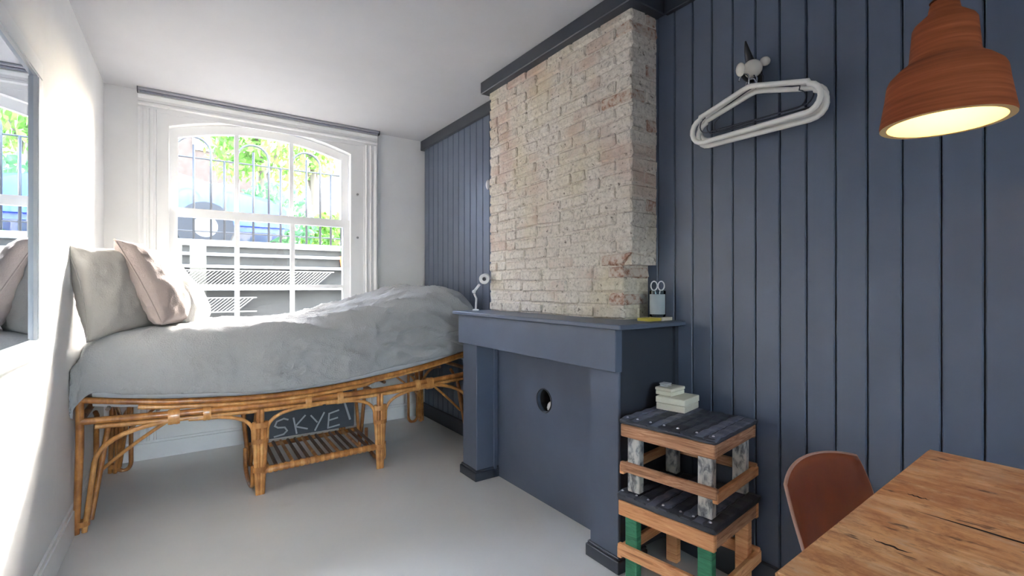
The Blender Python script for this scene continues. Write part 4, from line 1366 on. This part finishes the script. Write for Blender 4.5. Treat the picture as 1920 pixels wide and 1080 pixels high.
# blue car parked across the railing, bonnet to the right
car = thing('car', 'blue car parked in the street beyond the railing', 'car', (-1.2, 8.0, SZT))
M_car = N('blue_car_paint'); M_car.col(lin((16, 58, 150))); M_car.set(rough=.45, coat=.2); M_car = M_car.m
M_tyre = plain('tyre', (30, 30, 32), .8); M_cg = plain('car_window', (60, 74, 88), .08)
cz = SZT - .02
prof = [(-3.25, .30), (-3.30, .62), (-3.20, .86), (-2.75, .94), (-2.35, 1.38), (-2.1, 1.46), (-1.35, 1.44), (-.95, 1.30), (-.12, .93), (.5, .84), (1.1, .74), (1.30, .58), (1.28, .30)]
b = B(); prism(b, [(p[0], cz + p[1]) for p in prof], 'y', 7.2, 8.9)
bmesh.ops.bevel(b, geom=[e for e in b.edges], offset=.07, segments=2, affect='EDGES')
obj('body', b, M_car, car, smooth=True, sharp=40)
for y_, s in ((7.193, 1), (8.907, -1)):
    b = B(); prism(b, [(-2.55, cz + .98), (-2.25, cz + 1.33), (-1.45, cz + 1.37), (-1.45, cz + .98)], 'y', y_, y_ + .01 * s); obj('side_window', b, M_cg, car)
    b = B(); prism(b, [(-1.38, cz + .98), (-1.38, cz + 1.37), (-1.2, cz + 1.30), (-.75, cz + 1.10), (-.55, cz + .98)], 'y', y_, y_ + .01 * s); obj('side_window', b, M_cg, car)
b = B(); quad(b, [(-.90, 7.35, cz + 1.285), (-.18, 7.30, cz + .965), (-.18, 8.80, cz + .965), (-.90, 8.75, cz + 1.285)]); obj('windscreen', b, M_cg, car)
for x in (-2.5, .29):
    for y_ in (7.22, 8.70):
        b = B(); lathe(b, [(0, 0), (.2, -.01), (.31, 0), (.33, .04), (.33, .16), (.31, .2), (0, .2)], 0, 0, 24, Matrix.Translation((x, y_ - .03, cz + .33)) @ Matrix.Rotation(-PI / 2, 4, 'X')); wh = obj('wheel', b, M_tyre, car, smooth=True, sharp=40)
        b = B(); lathe(b, [(0, -.03), (.05, -.028), (.055, -.02), (.17, -.015), (.2, .0), (.2, .05)], 0, 0, 24, Matrix.Translation((x, y_ - .02 if y_ < 8 else y_ + .18, cz + .33)) @ Matrix.Rotation(-PI / 2 if y_ < 8 else PI / 2, 4, 'X')); obj('hubcap', b, plain('hubcap_silver', (150, 152, 156), .3), wh, smooth=True, sharp=40)
for y_ in (7.45, 8.65):
    b = B(); lathe(b, [(.09 * math.sin(PI * i / 8), -.09 * math.cos(PI * i / 8)) for i in range(9)], 1.22, y_, 14); 
    for v in b.verts: v.co.z += cz + .60
    obj('headlight', b, plain('headlight', (220, 222, 226), .1), car, smooth=True)

# trees
def tree(label, x, y, hz, rad, leafm, seed, n):
    rnd = random.Random(seed)
    t = thing('street_tree', label, 'tree', (x, y, SZT - .02), 0, 'trees in the street')
    bark = plain('bark', (96, 84, 72), .9)
    z = SZT - .02
    obj('trunk', tube(B(), [(x, y, z), (x + .04, y, z + hz * .35), (x - .03, y, z + hz * .62)], [.11, .085, .06], 8), bark, t, smooth=True)
    for k in range(5):
        a = k * 1.26 + rnd.random()
        obj('branch', tube(B(), [(x, y, z + hz * (.35 + .05 * k)), (x + math.cos(a) * rad[0] * .4, y + math.sin(a) * rad[1] * .4, z + hz * (.6 + .04 * k)), (x + math.cos(a) * rad[0] * .7, y + math.sin(a) * rad[1] * .7, z + hz * (.72 + .04 * k))], [.04, .028, .012], 6), bark, t, smooth=True)
    b = B()
    for k in range(9):
        c = (x + rnd.uniform(-.55, .55) * rad[0], y + rnd.uniform(-.55, .55) * rad[1], z + hz * .72 + rnd.uniform(-.6, .6) * rad[2])
        leaves(b, c, (rad[0] * .55, rad[1] * .55, rad[2] * .5), n // 9, .17, rnd)
    setp(obj('foliage', b, leafm, t), kind='stuff')
tree('leafy green street tree seen through the middle upper panes', 1.35, 10.6, 4.2, (1.0, 1.2, 1.5), M_l1, 1, 2400)
tree('pale leafy street tree seen through the right upper pane', 2.75, 12.6, 4.6, (.95, 1.2, 1.4), M_l1, 2, 2200)
tree('dark green street tree seen through the left upper pane', -.55, 11.2, 4.4, (.85, 1.2, 1.6), M_l2, 3, 2400)
def bush(label, x, y, r, h, m_, seed):
    t = thing('shrub', label, 'shrub', (x, y, SZT - .02), 0, 'shrubs across the street')
    b = B(); leaves(b, (x, y, SZT + h / 2), (r, r * .7, h / 2), 700, .16, random.Random(seed)); setp(obj('foliage', b, m_, t), kind='stuff')
    obj('stem', tube(B(), [(x, y, SZT - .02), (x, y, SZT + h * .5)], .03, 6), plain('stem', (90, 78, 62), .9), t)
bush('round dark shrub across the street below the middle tree', 1.45, 9.8, .75, 1.5, M_l2, 11)
bush('paler shrub across the street towards the right pane', 2.6, 10.2, .6, 1.1, M_l1, 12)

# houses across the street
def house(label, x0, x1, y, h, wallm, cols, rows_, group='houses across the street', sill=SZT + 1.2):
    t = thing('house', label, 'house', ((x0 + x1) / 2, y, SZT - .02), 0, group)
    obj('wall', bx(x0, x1, y, y + 6, SZT - .02, SZT + h), wallm, t)
    obj('cornice', bx(x0 - .1, x1 + .1, y - .25, y, SZT + h - .4, SZT + h), M_stone, t)
    wf = plain('house_window_frame', (225, 225, 222), .5); wg = plain('house_window_glass', (92, 104, 116), .08)
    dx = (x1 - x0) / cols; dz = (h - 1.2) / rows_
    for i in range(cols):
        for j in range(rows_):
            cx_ = x0 + dx * (i + .5); z0 = sill + dz * j
            f = obj('window', bx(cx_ - dx * .28, cx_ + dx * .28, y - .06, y + .02, z0, z0 + dz * .62), wf, t)
            for a, b_ in ((-.25, -.01), (.01, .25)):
                obj('pane', bx(cx_ + dx * a, cx_ + dx * b_, y - .075, y - .055, z0 + .08, z0 + dz * .58), wg, f)
M_hb = paint('house_brick', (84, 70, 62), .9, .2, .2, 8, .2, 8)
M_hc = paint('house_cream', (170, 162, 150), .9, .05, .1, 8, .2, 3)
house('brown brick house across the street on the left', -9.0, 2.1, 17.5, 6.2, M_hb, 5, 2)
house('cream rendered house across the street on the right', 3.2, 11.0, 19.0, 4.2, M_hc, 4, 2, sill=SZT + .7)
